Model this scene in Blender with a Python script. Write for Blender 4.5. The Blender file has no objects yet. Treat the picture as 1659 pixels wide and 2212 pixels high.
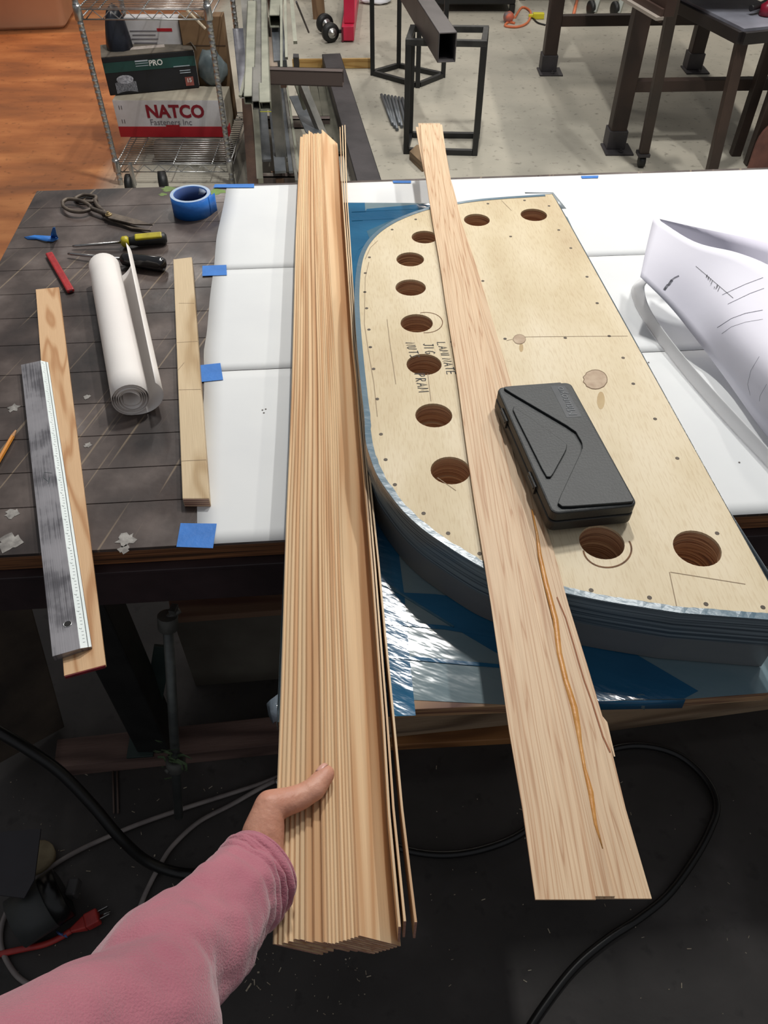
import bpy, bmesh, math, random
from mathutils import Vector, Matrix, noise
from math import sin, cos, pi, radians, atan2, sqrt
random.seed(7)
S = bpy.context.scene
COL = S.collection
# ------------------------------------------------------------------ camera
W_, H_ = 1659, 2212
FPX, PITCH, CAMZ = 1661.0, 47.0, 1.72
cam = bpy.data.cameras.new('camera'); cam.sensor_fit = 'VERTICAL'; cam.sensor_height = 24
cam.lens = FPX / H_ * 24; cam.clip_start = .02; cam.clip_end = 60
co = bpy.data.objects.new('camera', cam); COL.objects.link(co)
co.location = (0, 0, CAMZ); co.rotation_euler = (radians(90 - PITCH), 0, 0)
S.camera = co
# ------------------------------------------------------------------ world, lamps, exposure
S.view_settings.view_transform = 'Standard'; S.view_settings.look = 'None'
S.view_settings.gamma = 1; S.view_settings.use_curve_mapping = False
S.view_settings.exposure = 0.0
wd = bpy.data.worlds.new('world'); S.world = wd; wd.use_nodes = True
wd.node_tree.nodes['Background'].inputs[0].default_value = (.93, .95, 1.0, 1)
wd.node_tree.nodes['Background'].inputs[1].default_value = .24
def area(name, loc, sx, sy, power, color, target=None):
    l = bpy.data.lights.new(name, 'AREA'); l.shape = 'RECTANGLE'; l.size = sx; l.size_y = sy
    l.energy = power; l.color = color
    o = bpy.data.objects.new(name, l); COL.objects.link(o); o.location = loc
    if target:
        d = Vector(target) - Vector(loc); o.rotation_euler = d.to_track_quat('-Z', 'Y').to_euler()
    return o
area('tube_lamp', (1.4, 2.45, 4.0), .10, .4, 50, (1, .985, .95))
area('tube_lamp', (.24, 2.95, 4.0), .10, .34, 84, (1, .98, .94))
area('tube_lamp', (-1.6, 6.6, 3.9), .12, 2.2, 40, (1, .94, .88))
area('tube_lamp', (2.45, 4.7, 3.9), .12, 1.9, 66, (1, .94, .86))
sl = bpy.data.lights.new('orange_work_lamp', 'SPOT'); sl.energy = 150; sl.color = (1, .5, .18); sl.spot_size = radians(52); sl.spot_blend = .7; sl.shadow_soft_size = .1
area('tube_lamp', (.8, 8.8, 3.9), .3, 1.6, 52, (1, .93, .84))
so = bpy.data.objects.new('orange_work_lamp', sl); COL.objects.link(so); so.location = (-3.6, 6.3, 3.0)
so.rotation_euler = (Vector((-2.5, 5.4, 0)) - Vector((-3.6, 6.3, 3.0))).to_track_quat('-Z', 'Y').to_euler()
# ------------------------------------------------------------------ pixel -> place helpers
_p = radians(PITCH)
_F = Vector((0, cos(_p), -sin(_p))); _U = Vector((0, sin(_p), cos(_p)))
def ray(x, y): return _F + Vector((1, 0, 0)) * ((x - W_ / 2) / FPX) - _U * ((y - H_ / 2) / FPX)
def at(x, y, z):
    d = ray(x, y); return Vector((0, 0, CAMZ)) + d * ((z - CAMZ) / d.z)
def atY(x, y, Y):
    d = ray(x, y); return Vector((0, 0, CAMZ)) + d * (Y / d.y)
def depth(P): return (Vector(P) - Vector((0, 0, CAMZ))).dot(_F)
# ------------------------------------------------------------------ materials
def lin(c):
    r = []
    for v in c[:3]:
        v /= 255.; r.append(v / 12.92 if v <= .04045 else ((v + .055) / 1.055) ** 2.4)
    return (r[0], r[1], r[2], 1)
MC = {}
def newmat(name):
    m = bpy.data.materials.new(name); m.use_nodes = True
    nt = m.node_tree; b = nt.nodes['Principled BSDF']; return m, nt, b
def N(nt, t, **k):
    n = nt.nodes.new(t)
    for a, v in k.items(): setattr(n, a, v)
    return n
def ramp(nt, stops, interp='LINEAR'):
    r = N(nt, 'ShaderNodeValToRGB'); e = r.color_ramp.elements; r.color_ramp.interpolation = interp
    while len(e) < len(stops): e.new(.5)
    for i, (p, c) in enumerate(stops): e[i].position = p; e[i].color = c if len(c) == 4 else lin(c)
    return r
def plain(name, c1, c2=None, rough=.6, metal=0, scale=8, bump=0, bscale=60, stretch=(1, 1, 1), coat=0, detail=5, lo=.35, hi=.65, uv=False, sheen=0, trans=0, alpha=1):
    if name in MC: return MC[name]
    m, nt, b = newmat(name); L = nt.links
    b.inputs['Roughness'].default_value = rough; b.inputs['Metallic'].default_value = metal
    if coat: b.inputs['Coat Weight'].default_value = coat; b.inputs['Coat Roughness'].default_value = .08
    if sheen: b.inputs['Sheen Weight'].default_value = sheen; b.inputs['Sheen Roughness'].default_value = .5
    if trans: b.inputs['Transmission Weight'].default_value = trans
    tc = N(nt, 'ShaderNodeTexCoord'); mp = N(nt, 'ShaderNodeMapping'); mp.inputs['Scale'].default_value = stretch
    L.new(tc.outputs['UV' if uv else 'Object'], mp.inputs[0])
    if c2:
        n = N(nt, 'ShaderNodeTexNoise'); n.inputs['Scale'].default_value = scale; n.inputs['Detail'].default_value = detail
        L.new(mp.outputs[0], n.inputs[0]); r = ramp(nt, [(lo, c1), (hi, c2)]); L.new(n.outputs[0], r.inputs[0]); L.new(r.outputs[0], b.inputs['Base Color'])
    else: b.inputs['Base Color'].default_value = lin(c1)
    if bump:
        n2 = N(nt, 'ShaderNodeTexNoise'); n2.inputs['Scale'].default_value = bscale; n2.inputs['Detail'].default_value = 3; L.new(mp.outputs[0], n2.inputs[0])
        bp = N(nt, 'ShaderNodeBump'); bp.inputs['Strength'].default_value = bump; bp.inputs['Distance'].default_value = .004
        L.new(n2.outputs[0], bp.inputs['Height']); L.new(bp.outputs[0], b.inputs['Normal'])
    MC[name] = m; return m
def wood(name, light, dark, rings=9, across=16, along=1.1, rough=.55, fine=.25, contrast=(.3, .75), varhue=.06, bump=.15):
    """flat-sawn grain: contour lines of a stretched noise; UV u runs along the board, v across (metres)"""
    if name in MC: return MC[name]
    m, nt, b = newmat(name); L = nt.links; b.inputs['Roughness'].default_value = rough
    uv = N(nt, 'ShaderNodeUVMap'); oi = N(nt, 'ShaderNodeObjectInfo')
    mul = N(nt, 'ShaderNodeVectorMath', operation='SCALE'); cx = N(nt, 'ShaderNodeCombineXYZ')
    for i in (0, 1, 2): L.new(oi.outputs['Random'], cx.inputs[i])
    L.new(cx.outputs[0], mul.inputs[0]); mul.inputs['Scale'].default_value = 37
    mp = N(nt, 'ShaderNodeMapping'); mp.inputs['Scale'].default_value = (along, across, 1); L.new(uv.outputs[0], mp.inputs[0])
    ad = N(nt, 'ShaderNodeVectorMath', operation='ADD'); L.new(mp.outputs[0], ad.inputs[0]); L.new(mul.outputs[0], ad.inputs[1])
    n = N(nt, 'ShaderNodeTexNoise'); n.inputs['Scale'].default_value = 1; n.inputs['Detail'].default_value = 2.2; n.inputs['Roughness'].default_value = .45
    L.new(ad.outputs[0], n.inputs[0])
    k = N(nt, 'ShaderNodeMath', operation='MULTIPLY'); k.inputs[1].default_value = rings * 6.28; L.new(n.outputs[0], k.inputs[0])
    s = N(nt, 'ShaderNodeMath', operation='SINE'); L.new(k.outputs[0], s.inputs[0])
    mr = N(nt, 'ShaderNodeMapRange'); mr.inputs[1].default_value = -1; mr.inputs[2].default_value = 1; L.new(s.outputs[0], mr.inputs[0])
    r = ramp(nt, [(contrast[0], light), (contrast[1], [a * .62 + d * .38 for a, d in zip(light, dark)]), (1, dark)]); L.new(mr.outputs[0], r.inputs[0])
    mp2 = N(nt, 'ShaderNodeMapping'); mp2.inputs['Scale'].default_value = (14, 900, 1); L.new(uv.outputs[0], mp2.inputs[0])
    n2 = N(nt, 'ShaderNodeTexNoise'); n2.inputs['Scale'].default_value = 1; n2.inputs['Detail'].default_value = 2; L.new(mp2.outputs[0], n2.inputs[0])
    mx = N(nt, 'ShaderNodeMix', data_type='RGBA', blend_type='MULTIPLY'); mx.inputs[0].default_value = fine
    L.new(r.outputs[0], mx.inputs[6]); r2 = ramp(nt, [(.3, (150, 125, 100)), (.7, (255, 255, 255))]); L.new(n2.outputs[0], r2.inputs[0]); L.new(r2.outputs[0], mx.inputs[7])
    hs = N(nt, 'ShaderNodeHueSaturation'); mv = N(nt, 'ShaderNodeMapRange'); mv.inputs[3].default_value = 1 - varhue * 2; mv.inputs[4].default_value = 1 + varhue
    L.new(oi.outputs['Random'], mv.inputs[0]); L.new(mv.outputs[0], hs.inputs['Value']); L.new(mx.outputs[2], hs.inputs['Color']); L.new(hs.outputs[0], b.inputs['Base Color'])
    bp = N(nt, 'ShaderNodeBump'); bp.inputs['Strength'].default_value = bump; bp.inputs['Distance'].default_value = .0015
    L.new(n2.outputs[0], bp.inputs['Height']); L.new(bp.outputs[0], b.inputs['Normal'])
    MC[name] = m; return m
def zstripes(name, cols, scale, rough=.6, coat=0, dist=1.5):
    """layers of plywood seen on edge: bands in height"""
    if name in MC: return MC[name]
    m, nt, b = newmat(name); L = nt.links; b.inputs['Roughness'].default_value = rough
    if coat: b.inputs['Coat Weight'].default_value = coat; b.inputs['Coat Roughness'].default_value = .1
    tc = N(nt, 'ShaderNodeTexCoord'); mp = N(nt, 'ShaderNodeMapping'); mp.inputs['Scale'].default_value = (3, 3, scale)
    L.new(tc.outputs['Object'], mp.inputs[0]); n = N(nt, 'ShaderNodeTexNoise'); n.inputs['Scale'].default_value = 1; n.inputs['Detail'].default_value = 1.5
    L.new(mp.outputs[0], n.inputs[0]); r = ramp(nt, [(.36 + .28 * i / (len(cols) - 1), c) for i, c in enumerate(cols)]); L.new(n.outputs[0], r.inputs[0]); L.new(r.outputs[0], b.inputs['Base Color'])
    MC[name] = m; return m
# ------------------------------------------------------------------ mesh builder
OFF = {}
class MB:
    def __init__(s): s.v = []; s.f = []; s.uv = []; s.sm = []
    def face(s, idx, uvs=None, smooth=False):
        s.f.append(tuple(idx)); s.uv.append(uvs); s.sm.append(smooth)
    def add(s, vs): i = len(s.v); s.v += [Vector(v) for v in vs]; return i
    def hexa(s, P, L=None):
        """8 corners: 0-3 one end loop, 4-7 other end loop"""
        i = s.add(P); a = [(P[k] - P[0]) for k in range(8)]
        ln = (Vector(P[4]) - Vector(P[0])).length; r = random.random() * 3
        per = [0]
        for k in range(4): per.append(per[-1] + (Vector(P[(k + 1) % 4]) - Vector(P[k])).length)
        s.face((i + 3, i + 2, i + 1, i), [(r, 0), (r, .01), (r + .01, .01), (r + .01, 0)]); s.face((i + 4, i + 5, i + 6, i + 7), [(r, 0), (r, .01), (r + .01, .01), (r + .01, 0)])
        for k in range(4):
            n = (k + 1) % 4
            s.face((i + k, i + n, i + 4 + n, i + 4 + k), [(r, per[k]), (r, per[k + 1]), (r + ln, per[k + 1]), (r + ln, per[k])])
        return s
    def box(s, c, d, R=None):
        """c centre, d full size; u runs along the longest side"""
        c = Vector(c); ax = max(range(3), key=lambda k: d[k]); o = [(ax + 1) % 3, (ax + 2) % 3]; P = []
        for e in (-1, 1):
            for (p, q) in ((-1, -1), (1, -1), (1, 1), (-1, 1)):
                v = Vector((0, 0, 0)); v[ax] = e * d[ax] / 2; v[o[0]] = p * d[o[0]] / 2; v[o[1]] = q * d[o[1]] / 2
                P.append(c + (R @ v if R is not None else v))
        return s.hexa(P)
    def bar(s, p0, p1, w, h, up=(0, 0, 1), cap=1):
        """rectangular bar between the centres of its ends"""
        p0 = Vector(p0); p1 = Vector(p1); t = (p1 - p0).normalized(); up = Vector(up)
        if abs(t.dot(up)) > .99: up = Vector((0, 1, 0))
        x = t.cross(up).normalized(); u = x.cross(t); P = []
        for c in (p0, p1):
            for (a, b) in ((-1, -1), (1, -1), (1, 1), (-1, 1)): P.append(c + x * a * w / 2 + u * b * h / 2)
        return s.hexa(P)
    def hollow(s, p0, p1, w, h, t=.004, up=(0, 0, 1)):
        """square tube, open at its ends"""
        p0 = Vector(p0); p1 = Vector(p1); d = (p1 - p0).normalized(); up = Vector(up)
        x = d.cross(up).normalized(); u = x.cross(d)
        for a, b, ww, hh in ((0, h / 2 - t / 2, w, t), (0, -h / 2 + t / 2, w, t), (w / 2 - t / 2, 0, t, h), (-w / 2 + t / 2, 0, t, h)):
            o = x * a + u * b; s.bar(p0 + o, p1 + o, ww, hh, up)
        return s
    def tube(s, path, r, seg=8, closed=False, cap=True, sc=None):
        path = [Vector(p) for p in path]; n = len(path); rr = r if isinstance(r, (list, tuple)) else [r] * n
        T = []
        for i in range(n):
            a = path[(i - 1) % n if closed else max(0, i - 1)]; b = path[(i + 1) % n if closed else min(n - 1, i + 1)]
            T.append((b - a).normalized())
        u = T[0].orthogonal().normalized(); base = len(s.v); ln = 0
        for i in range(n):
            u = (u - T[i] * u.dot(T[i])).normalized(); w = T[i].cross(u)
            for k in range(seg):
                a = 2 * pi * k / seg; s.v.append(path[i] + (u * cos(a) + w * sin(a)) * rr[i])
        for i in range(n if closed else n - 1):
            j = (i + 1) % n; ln2 = ln + (path[j] - path[i]).length
            for k in range(seg):
                q = (k + 1) % seg
                s.face((base + i * seg + k, base + i * seg + q, base + j * seg + q, base + j * seg + k), [(ln, k * .01), (ln, k * .01 + .01), (ln2, k * .01 + .01), (ln2, k * .01)], True)
            ln = ln2
        if cap and not closed:
            s.face([base + k for k in range(seg)][::-1]); s.face([base + (n - 1) * seg + k for k in range(seg)])
        return s
    def lathe(s, c, axis, prof, seg=24, smooth=True):
        """prof: list of (distance along axis, radius)"""
        c = Vector(c); a = Vector(axis).normalized(); u = a.orthogonal().normalized(); w = a.cross(u); base = len(s.v)
        for (h, r) in prof:
            for k in range(seg):
                t = 2 * pi * k / seg; s.v.append(c + a * h + (u * cos(t) + w * sin(t)) * r)
        for i in range(len(prof) - 1):
            for k in range(seg):
                q = (k + 1) % seg; s.face((base + i * seg + k, base + i * seg + q, base + (i + 1) * seg + q, base + (i + 1) * seg + k), None, smooth)
        s.face([base + k for k in range(seg)][::-1]); s.face([base + (len(prof) - 1) * seg + k for k in range(seg)])
        return s
    def prism(s, pts, z0, z1):
        """upright prism over a polygon of (x, y)"""
        pts = [Vector((p[0], p[1])) for p in pts]; ar = sum((pts[i].x * pts[(i + 1) % len(pts)].y - pts[(i + 1) % len(pts)].x * pts[i].y) for i in range(len(pts)))
        if ar < 0: pts = pts[::-1]
        n = len(pts); i = s.add([(p.x, p.y, z0) for p in pts] + [(p.x, p.y, z1) for p in pts])
        s.face([i + k for k in range(n)][::-1], [(p.y, p.x) for p in pts][::-1]); s.face([i + n + k for k in range(n)], [(p.y, p.x) for p in pts])
        for k in range(n):
            q = (k + 1) % n; a, b = pts[k], pts[q]; l = (b - a).length
            s.face((i + k, i + q, i + n + q, i + n + k), [(0, z0), (l, z0), (l, z1), (0, z1)])
        return s
    def ribbon(s, path, w, nrm=(0, 0, 1), lift=0.0):
        """thin flat line of width w following path"""
        path = [Vector(p) for p in path]; nrm = Vector(nrm); base = len(s.v); n = len(path)
        for i in range(n):
            t = (path[min(n - 1, i + 1)] - path[max(0, i - 1)]).normalized(); x = t.cross(nrm).normalized() * (w / 2)
            s.v += [path[i] + x + nrm * lift, path[i] - x + nrm * lift]
        for i in range(n - 1): s.face((base + 2 * i, base + 2 * i + 2, base + 2 * i + 3, base + 2 * i + 1))
        return s
    def grid(s, G, thick=0, smooth=True):
        """G: rows of points; optional thickness given downwards (z)"""
        R = len(G); C = len(G[0]); b = s.add([p for row in G for p in row])
        for i in range(R - 1):
            for j in range(C - 1):
                q = (b + i * C + j, b + i * C + j + 1, b + (i + 1) * C + j + 1, b + (i + 1) * C + j)
                s.face(q, [(s.v[k].y, s.v[k].x) for k in q], smooth)
        return s
    def build(s, name, mat, parent=None, bevel=0, solid=0, recalc=True, mats=None):
        off = OFF.get(parent.name, Vector((0, 0, 0))) if parent is not None else None
        if parent is None:
            xs = [v.x for v in s.v]; ys = [v.y for v in s.v]; zs = [v.z for v in s.v]
            off = Vector(((min(xs) + max(xs)) / 2, (min(ys) + max(ys)) / 2, min(zs)))
        me = bpy.data.meshes.new(name); me.from_pydata([v - off for v in s.v], [], s.f)
        ul = me.uv_layers.new(name='UVMap'); li = 0
        for fi, f in enumerate(s.f):
            u = s.uv[fi]
            for k in range(len(f)):
                if u: ul.data[li].uv = u[k]
                else: p = s.v[f[k]]; ul.data[li].uv = (p.y, p.x + p.z * .7)
                li += 1
        me.polygons.foreach_set('use_smooth', s.sm)
        if recalc:
            bm = bmesh.new(); bm.from_mesh(me); bmesh.ops.recalc_face_normals(bm, faces=bm.faces); bm.to_mesh(me); bm.free()
        me.materials.append(mat)
        o = bpy.data.objects.new(name, me); COL.objects.link(o)
        if parent is not None: o.parent = parent
        else: o.location = off
        OFF[o.name] = off
        if solid:
            md = o.modifiers.new('solid', 'SOLIDIFY'); md.thickness = solid; md.offset = 0
        if bevel:
            md = o.modifiers.new('bevel', 'BEVEL'); md.width = bevel; md.segments = 2; md.limit_method = 'ANGLE'; md.angle_limit = radians(40)
        return o
def tag(o, label, cat, group=None, kind=None):
    o['label'] = label; o['category'] = cat
    if group: o['group'] = group
    if kind: o['kind'] = kind
    return o
def thing(name, label, cat, loc, group=None):
    o = bpy.data.objects.new(name, None); o.empty_display_size = .05; COL.objects.link(o); o.location = loc; OFF[o.name] = Vector(loc)
    return tag(o, label, cat, group)
def struct(o): o['kind'] = 'structure'; return o
def text_mesh(txt, size, extrude, origin, right, up, name, mat, parent, bold=0):
    cu = bpy.data.curves.new(name, 'FONT'); cu.body = txt; cu.size = size; cu.extrude = extrude; cu.offset = bold; cu.resolution_u = 3
    t = bpy.data.objects.new('txt', cu); COL.objects.link(t)
    dg = bpy.context.evaluated_depsgraph_get(); dg.update(); me = bpy.data.meshes.new_from_object(t.evaluated_get(dg)); bpy.data.objects.remove(t)
    right = Vector(right).normalized(); up = Vector(up).normalized(); nn = right.cross(up); o0 = Vector(origin) - OFF[parent.name]
    for v in me.vertices: v.co = o0 + right * v.co.x + up * v.co.y + nn * v.co.z
    me.materials.clear(); me.materials.append(mat); me.name = name
    o = bpy.data.objects.new(name, me); COL.objects.link(o); o.parent = parent; OFF[o.name] = OFF[parent.name]; return o
def interp(tab, y):
    tab = sorted(tab)
    if y <= tab[0][0]: i = 0
    elif y >= tab[-1][0]: i = len(tab) - 2
    else: i = next(k for k in range(len(tab) - 1) if tab[k][0] <= y <= tab[k + 1][0])
    a, b = tab[i], tab[i + 1]; t = (y - a[0]) / (b[0] - a[0] + 1e-9); return a[1] + (b[1] - a[1]) * t
def spline(pts, n=8):
    """Catmull-Rom through points"""
    P = [Vector(p) for p in pts]; out = []
    for i in range(len(P) - 1):
        a = P[i - 1] if i else P[0] * 2 - P[1]; b, c = P[i], P[i + 1]; d = P[i + 2] if i + 2 < len(P) else P[-1] * 2 - P[-2]
        for k in range(n):
            t = k / n; out.append(.5 * ((2 * b) + (c - a) * t + (2 * a - 5 * b + 4 * c - d) * t * t + (3 * b - a - 3 * c + d) * t ** 3))
    out.append(P[-1]); return out
ORD = ['first', 'second', 'third', 'fourth', 'fifth', 'sixth', 'seventh', 'eighth', 'ninth', 'tenth', 'eleventh', 'twelfth', 'thirteenth', 'fourteenth', 'fifteenth', 'sixteenth', 'seventeenth', 'eighteenth', 'nineteenth', 'twentieth']
YAW = radians(4.2)          # the bench is turned a little against the view
RY = Matrix.Rotation(YAW, 3, 'Z')
T = .84                     # bench top height
# ================================================================== floor and walls
def floor_mat():
    m, nt, b = newmat('shop_floor'); L = nt.links; b.inputs['Roughness'].default_value = .62
    tc = N(nt, 'ShaderNodeTexCoord'); sx = N(nt, 'ShaderNodeSeparateXYZ'); L.new(tc.outputs['Object'], sx.inputs[0])
    def noi(sc, det=5, st=(1, 1, 1)):
        mp = N(nt, 'ShaderNodeMapping'); mp.inputs['Scale'].default_value = st; L.new(tc.outputs['Object'], mp.inputs[0])
        n = N(nt, 'ShaderNodeTexNoise'); n.inputs['Scale'].default_value = sc; n.inputs['Detail'].default_value = det; L.new(mp.outputs[0], n.inputs[0]); return n
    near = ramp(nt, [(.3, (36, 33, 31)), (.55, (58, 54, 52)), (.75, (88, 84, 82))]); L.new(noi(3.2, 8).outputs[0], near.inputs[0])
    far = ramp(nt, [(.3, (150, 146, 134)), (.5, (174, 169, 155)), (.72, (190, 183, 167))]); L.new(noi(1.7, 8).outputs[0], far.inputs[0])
    org = ramp(nt, [(.3, (120, 74, 46)), (.5, (158, 98, 56)), (.7, (190, 128, 78))]); L.new(noi(2.2, 7, (.7, 2.2, 1)).outputs[0], org.inputs[0])
    def mask(sock, a, c, nz, amt):
        ad = N(nt, 'ShaderNodeMath', operation='MULTIPLY_ADD'); ad.inputs[1].default_value = amt; L.new(noi(nz).outputs[0], ad.inputs[0]); L.new(sock, ad.inputs[2])
        mr = N(nt, 'ShaderNodeMapRange'); mr.inputs[1].default_value = a; mr.inputs[2].default_value = c; L.new(ad.outputs[0], mr.inputs[0]); return mr
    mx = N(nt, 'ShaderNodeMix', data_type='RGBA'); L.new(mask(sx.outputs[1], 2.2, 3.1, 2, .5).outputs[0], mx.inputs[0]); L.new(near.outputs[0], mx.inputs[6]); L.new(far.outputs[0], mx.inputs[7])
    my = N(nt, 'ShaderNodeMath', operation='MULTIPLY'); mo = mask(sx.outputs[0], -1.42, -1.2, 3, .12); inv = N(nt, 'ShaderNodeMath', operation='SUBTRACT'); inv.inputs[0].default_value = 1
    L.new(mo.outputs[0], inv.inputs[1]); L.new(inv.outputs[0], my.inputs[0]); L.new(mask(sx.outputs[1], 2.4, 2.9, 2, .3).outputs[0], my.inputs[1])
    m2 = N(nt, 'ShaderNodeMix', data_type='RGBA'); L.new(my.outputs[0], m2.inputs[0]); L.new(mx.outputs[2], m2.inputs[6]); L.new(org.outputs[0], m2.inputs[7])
    # worn white flecks and dark spots
    n3 = noi(26, 4); r3 = ramp(nt, [(.60, (255, 255, 255)), (.72, (120, 115, 110))]); L.new(n3.outputs[0], r3.inputs[0])
    m3 = N(nt, 'ShaderNodeMix', data_type='RGBA', blend_type='MULTIPLY'); m3.inputs[0].default_value = .5; L.new(m2.outputs[2], m3.inputs[6]); L.new(r3.outputs[0], m3.inputs[7])
    L.new(m3.outputs[2], b.inputs['Base Color'])
    bp = N(nt, 'ShaderNodeBump'); bp.inputs['Strength'].default_value = .25; bp.inputs['Distance'].default_value = .01; L.new(noi(12, 6).outputs[0], bp.inputs['Height']); L.new(bp.outputs[0], b.inputs['Normal'])
    return m
fl = MB(); fl.add([(-6, -3, 0), (6, -3, 0), (6, 11, 0), (-6, 11, 0), (-6, -3, -.1), (6, -3, -.1), (6, 11, -.1), (-6, 11, -.1)])
for f in ((0, 1, 2, 3), (7, 6, 5, 4), (0, 4, 5, 1), (1, 5, 6, 2), (2, 6, 7, 3), (3, 7, 4, 0)): fl.face(f)
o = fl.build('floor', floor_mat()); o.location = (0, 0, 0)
for v in o.data.vertices: v.co += OFF[o.name]
struct(o)
wallm = plain('painted_block_wall', (176, 172, 164), (190, 187, 180), rough=.8, bump=.2, bscale=20)
struct(MB().box((0, 11.1, 2.1), (12, .2, 4.2)).build('wall_back', wallm))
struct(MB().box((-6.1, 4, 2.1), (.2, 14, 4.2)).build('wall_left', wallm))
struct(MB().box((6.1, 4, 2.1), (.2, 14, 4.2)).build('wall_right', wallm))

# ================================================================== work bench
benchwood = None
def bench_mat():
    m, nt, b = newmat('worn_dark_bench_top'); L = nt.links
    tc = N(nt, 'ShaderNodeTexCoord'); oi = N(nt, 'ShaderNodeObjectInfo')
    def noi(sc, det, st, rot=0):
        mr_ = N(nt, 'ShaderNodeMapping'); mr_.inputs['Rotation'].default_value = (0, 0, rot); L.new(tc.outputs['Object'], mr_.inputs[0]); mp = N(nt, 'ShaderNodeMapping'); mp.inputs['Scale'].default_value = st; L.new(mr_.outputs[0], mp.inputs[0])
        n = N(nt, 'ShaderNodeTexNoise'); n.inputs['Scale'].default_value = sc; n.inputs['Detail'].default_value = det; L.new(mp.outputs[0], n.inputs[0]); return n
    r = ramp(nt, [(.32, (40, 35, 34)), (.5, (72, 62, 58)), (.62, (98, 87, 82)), (.76, (134, 128, 126))]); L.new(noi(7, 8, (1, 1, 1)).outputs[0], r.inputs[0])
    # knife scratches running away from the viewer, denser towards the back
    sc = noi(1, 1.5, (150, 2.6, 1), .07); rs = ramp(nt, [(.565, (0, 0, 0)), (.62, (255, 255, 255))]); L.new(sc.outputs[0], rs.inputs[0])
    sc2 = noi(1, 1.5, (120, 2.2, 1), .24); rs2 = ramp(nt, [(.66, (0, 0, 0)), (.72, (200, 200, 200))]); L.new(sc2.outputs[0], rs2.inputs[0])
    sy = N(nt, 'ShaderNodeSeparateXYZ'); L.new(tc.outputs['Object'], sy.inputs[0])
    mr = N(nt, 'ShaderNodeMapRange'); mr.inputs[1].default_value = 1.05; mr.inputs[2].default_value = 1.75; L.new(sy.outputs[1], mr.inputs[0])
    mm = N(nt, 'ShaderNodeMath', operation='MULTIPLY'); L.new(rs.outputs[0], mm.inputs[0]); L.new(mr.outputs[0], mm.inputs[1])
    ma = N(nt, 'ShaderNodeMath', operation='MAXIMUM'); L.new(mm.outputs[0], ma.inputs[0])
    m4 = N(nt, 'ShaderNodeMath', operation='MULTIPLY'); m4.inputs[1].default_value = .6; L.new(rs2.outputs[0], m4.inputs[0]); L.new(m4.outputs[0], ma.inputs[1])
    mx = N(nt, 'ShaderNodeMix', data_type='RGBA'); L.new(ma.outputs[0], mx.inputs[0]); L.new(r.outputs[0], mx.inputs[6]); mx.inputs[7].default_value = lin((176, 156, 128))
    L.new(mx.outputs[2], b.inputs['Base Color'])
    rr = N(nt, 'ShaderNodeMapRange'); rr.inputs[1].default_value = .35; rr.inputs[2].default_value = .65; rr.inputs[3].default_value = .28; rr.inputs[4].default_value = .6; L.new(noi(5, 4, (1, 1, 1)).outputs[0], rr.inputs[0]); L.new(rr.outputs[0], b.inputs['Roughness'])
    bp = N(nt, 'ShaderNodeBump'); bp.inputs['Strength'].default_value = .3; bp.inputs['Distance'].default_value = .002; L.new(noi(38, 5, (1, 1, 1)).outputs[0], bp.inputs['Height']); L.new(bp.outputs[0], b.inputs['Normal'])
    return m
# bench corner frame: origin front-left, ex along the front edge, ey away
B0 = Vector((-.80, .715, 0)); ex = RY @ Vector((1, 0, 0)); ey = RY @ Vector((0, 1, 0)); LX, LY = 2.75, 1.235
def bp_(u, v, z): return B0 + ex * u + ey * v + Vector((0, 0, z))
V_ = lambda *a: Vector(a)
bench = thing('workbench', 'long dark scarred workbench with a steel angle apron, under the white paper', 'workbench', bp_(LX / 2, LY / 2, 0))
bm_ = bench_mat()
ys = [0, .098, .178, .262, .352, .448, .545, .642, .735, .835, .935, 1.035, 1.135, LY]
for i in range(len(ys) - 1):
    u0 = -.0
    for (a, c) in ((0, 1.1 + .25 * ((i * 7) % 5) / 5), (1.1 + .25 * ((i * 7) % 5) / 5, LX)):
        M = MB(); g = .0007; rv = i * .137
        P = [bp_(a + g, ys[i] + g, T - .006), bp_(a + g, ys[i + 1] - g, T - .006), bp_(a + g, ys[i + 1] - g, T), bp_(a + g, ys[i] + g, T), bp_(c - g, ys[i] + g, T - .006), bp_(c - g, ys[i + 1] - g, T - .006), bp_(c - g, ys[i + 1] - g, T), bp_(c - g, ys[i] + g, T)]
        M.hexa(P); o = M.build('plank', bm_, bench, bevel=.0006)
edge = zstripes('bench_ply_edge', [(70, 44, 26), (128, 84, 50), (96, 60, 36), (150, 100, 62)], 190, rough=.6)
M = MB(); P = [bp_(a, b, z) for a, b, z in ((0, 0, T - .034), (0, LY, T - .034), (0, LY, T - .006), (0, 0, T - .006), (LX, 0, T - .034), (LX, LY, T - .034), (LX, LY, T - .006), (LX, 0, T - .006))]
M.hexa(P); M.build('plywood_slab', edge, bench, bevel=.001)
dsteel = plain('purple_brown_painted_steel', (40, 30, 32), (62, 48, 50), rough=.42, metal=.0, scale=9, bump=.15, bscale=50)
M = MB(); M.bar(bp_(-.0, -.012, T - .078), bp_(LX, -.012, T - .078), .006, .076); M.bar(bp_(0, .02, T - .039), bp_(LX, .02, T - .039), .072, .008)
M.build('steel_angle_apron', dsteel, bench, bevel=.001)
M = MB(); M.bar(bp_(0, LY - .02, T - .08), bp_(LX, LY - .02, T - .08), .006, .08); M.build('rear_apron', dsteel, bench)
M = MB(); M.bar(bp_(.02, .0, T - .08), bp_(.02, LY, T - .08), .006, .08); M.build('side_apron', dsteel, bench)
blk = plain('black_steel', (16, 17, 17), (30, 31, 30), rough=.5, scale=14, bump=.1)
grn = plain('dark_green_steel', (30, 44, 42), (44, 58, 54), rough=.5, scale=12, bump=.1)
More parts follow.
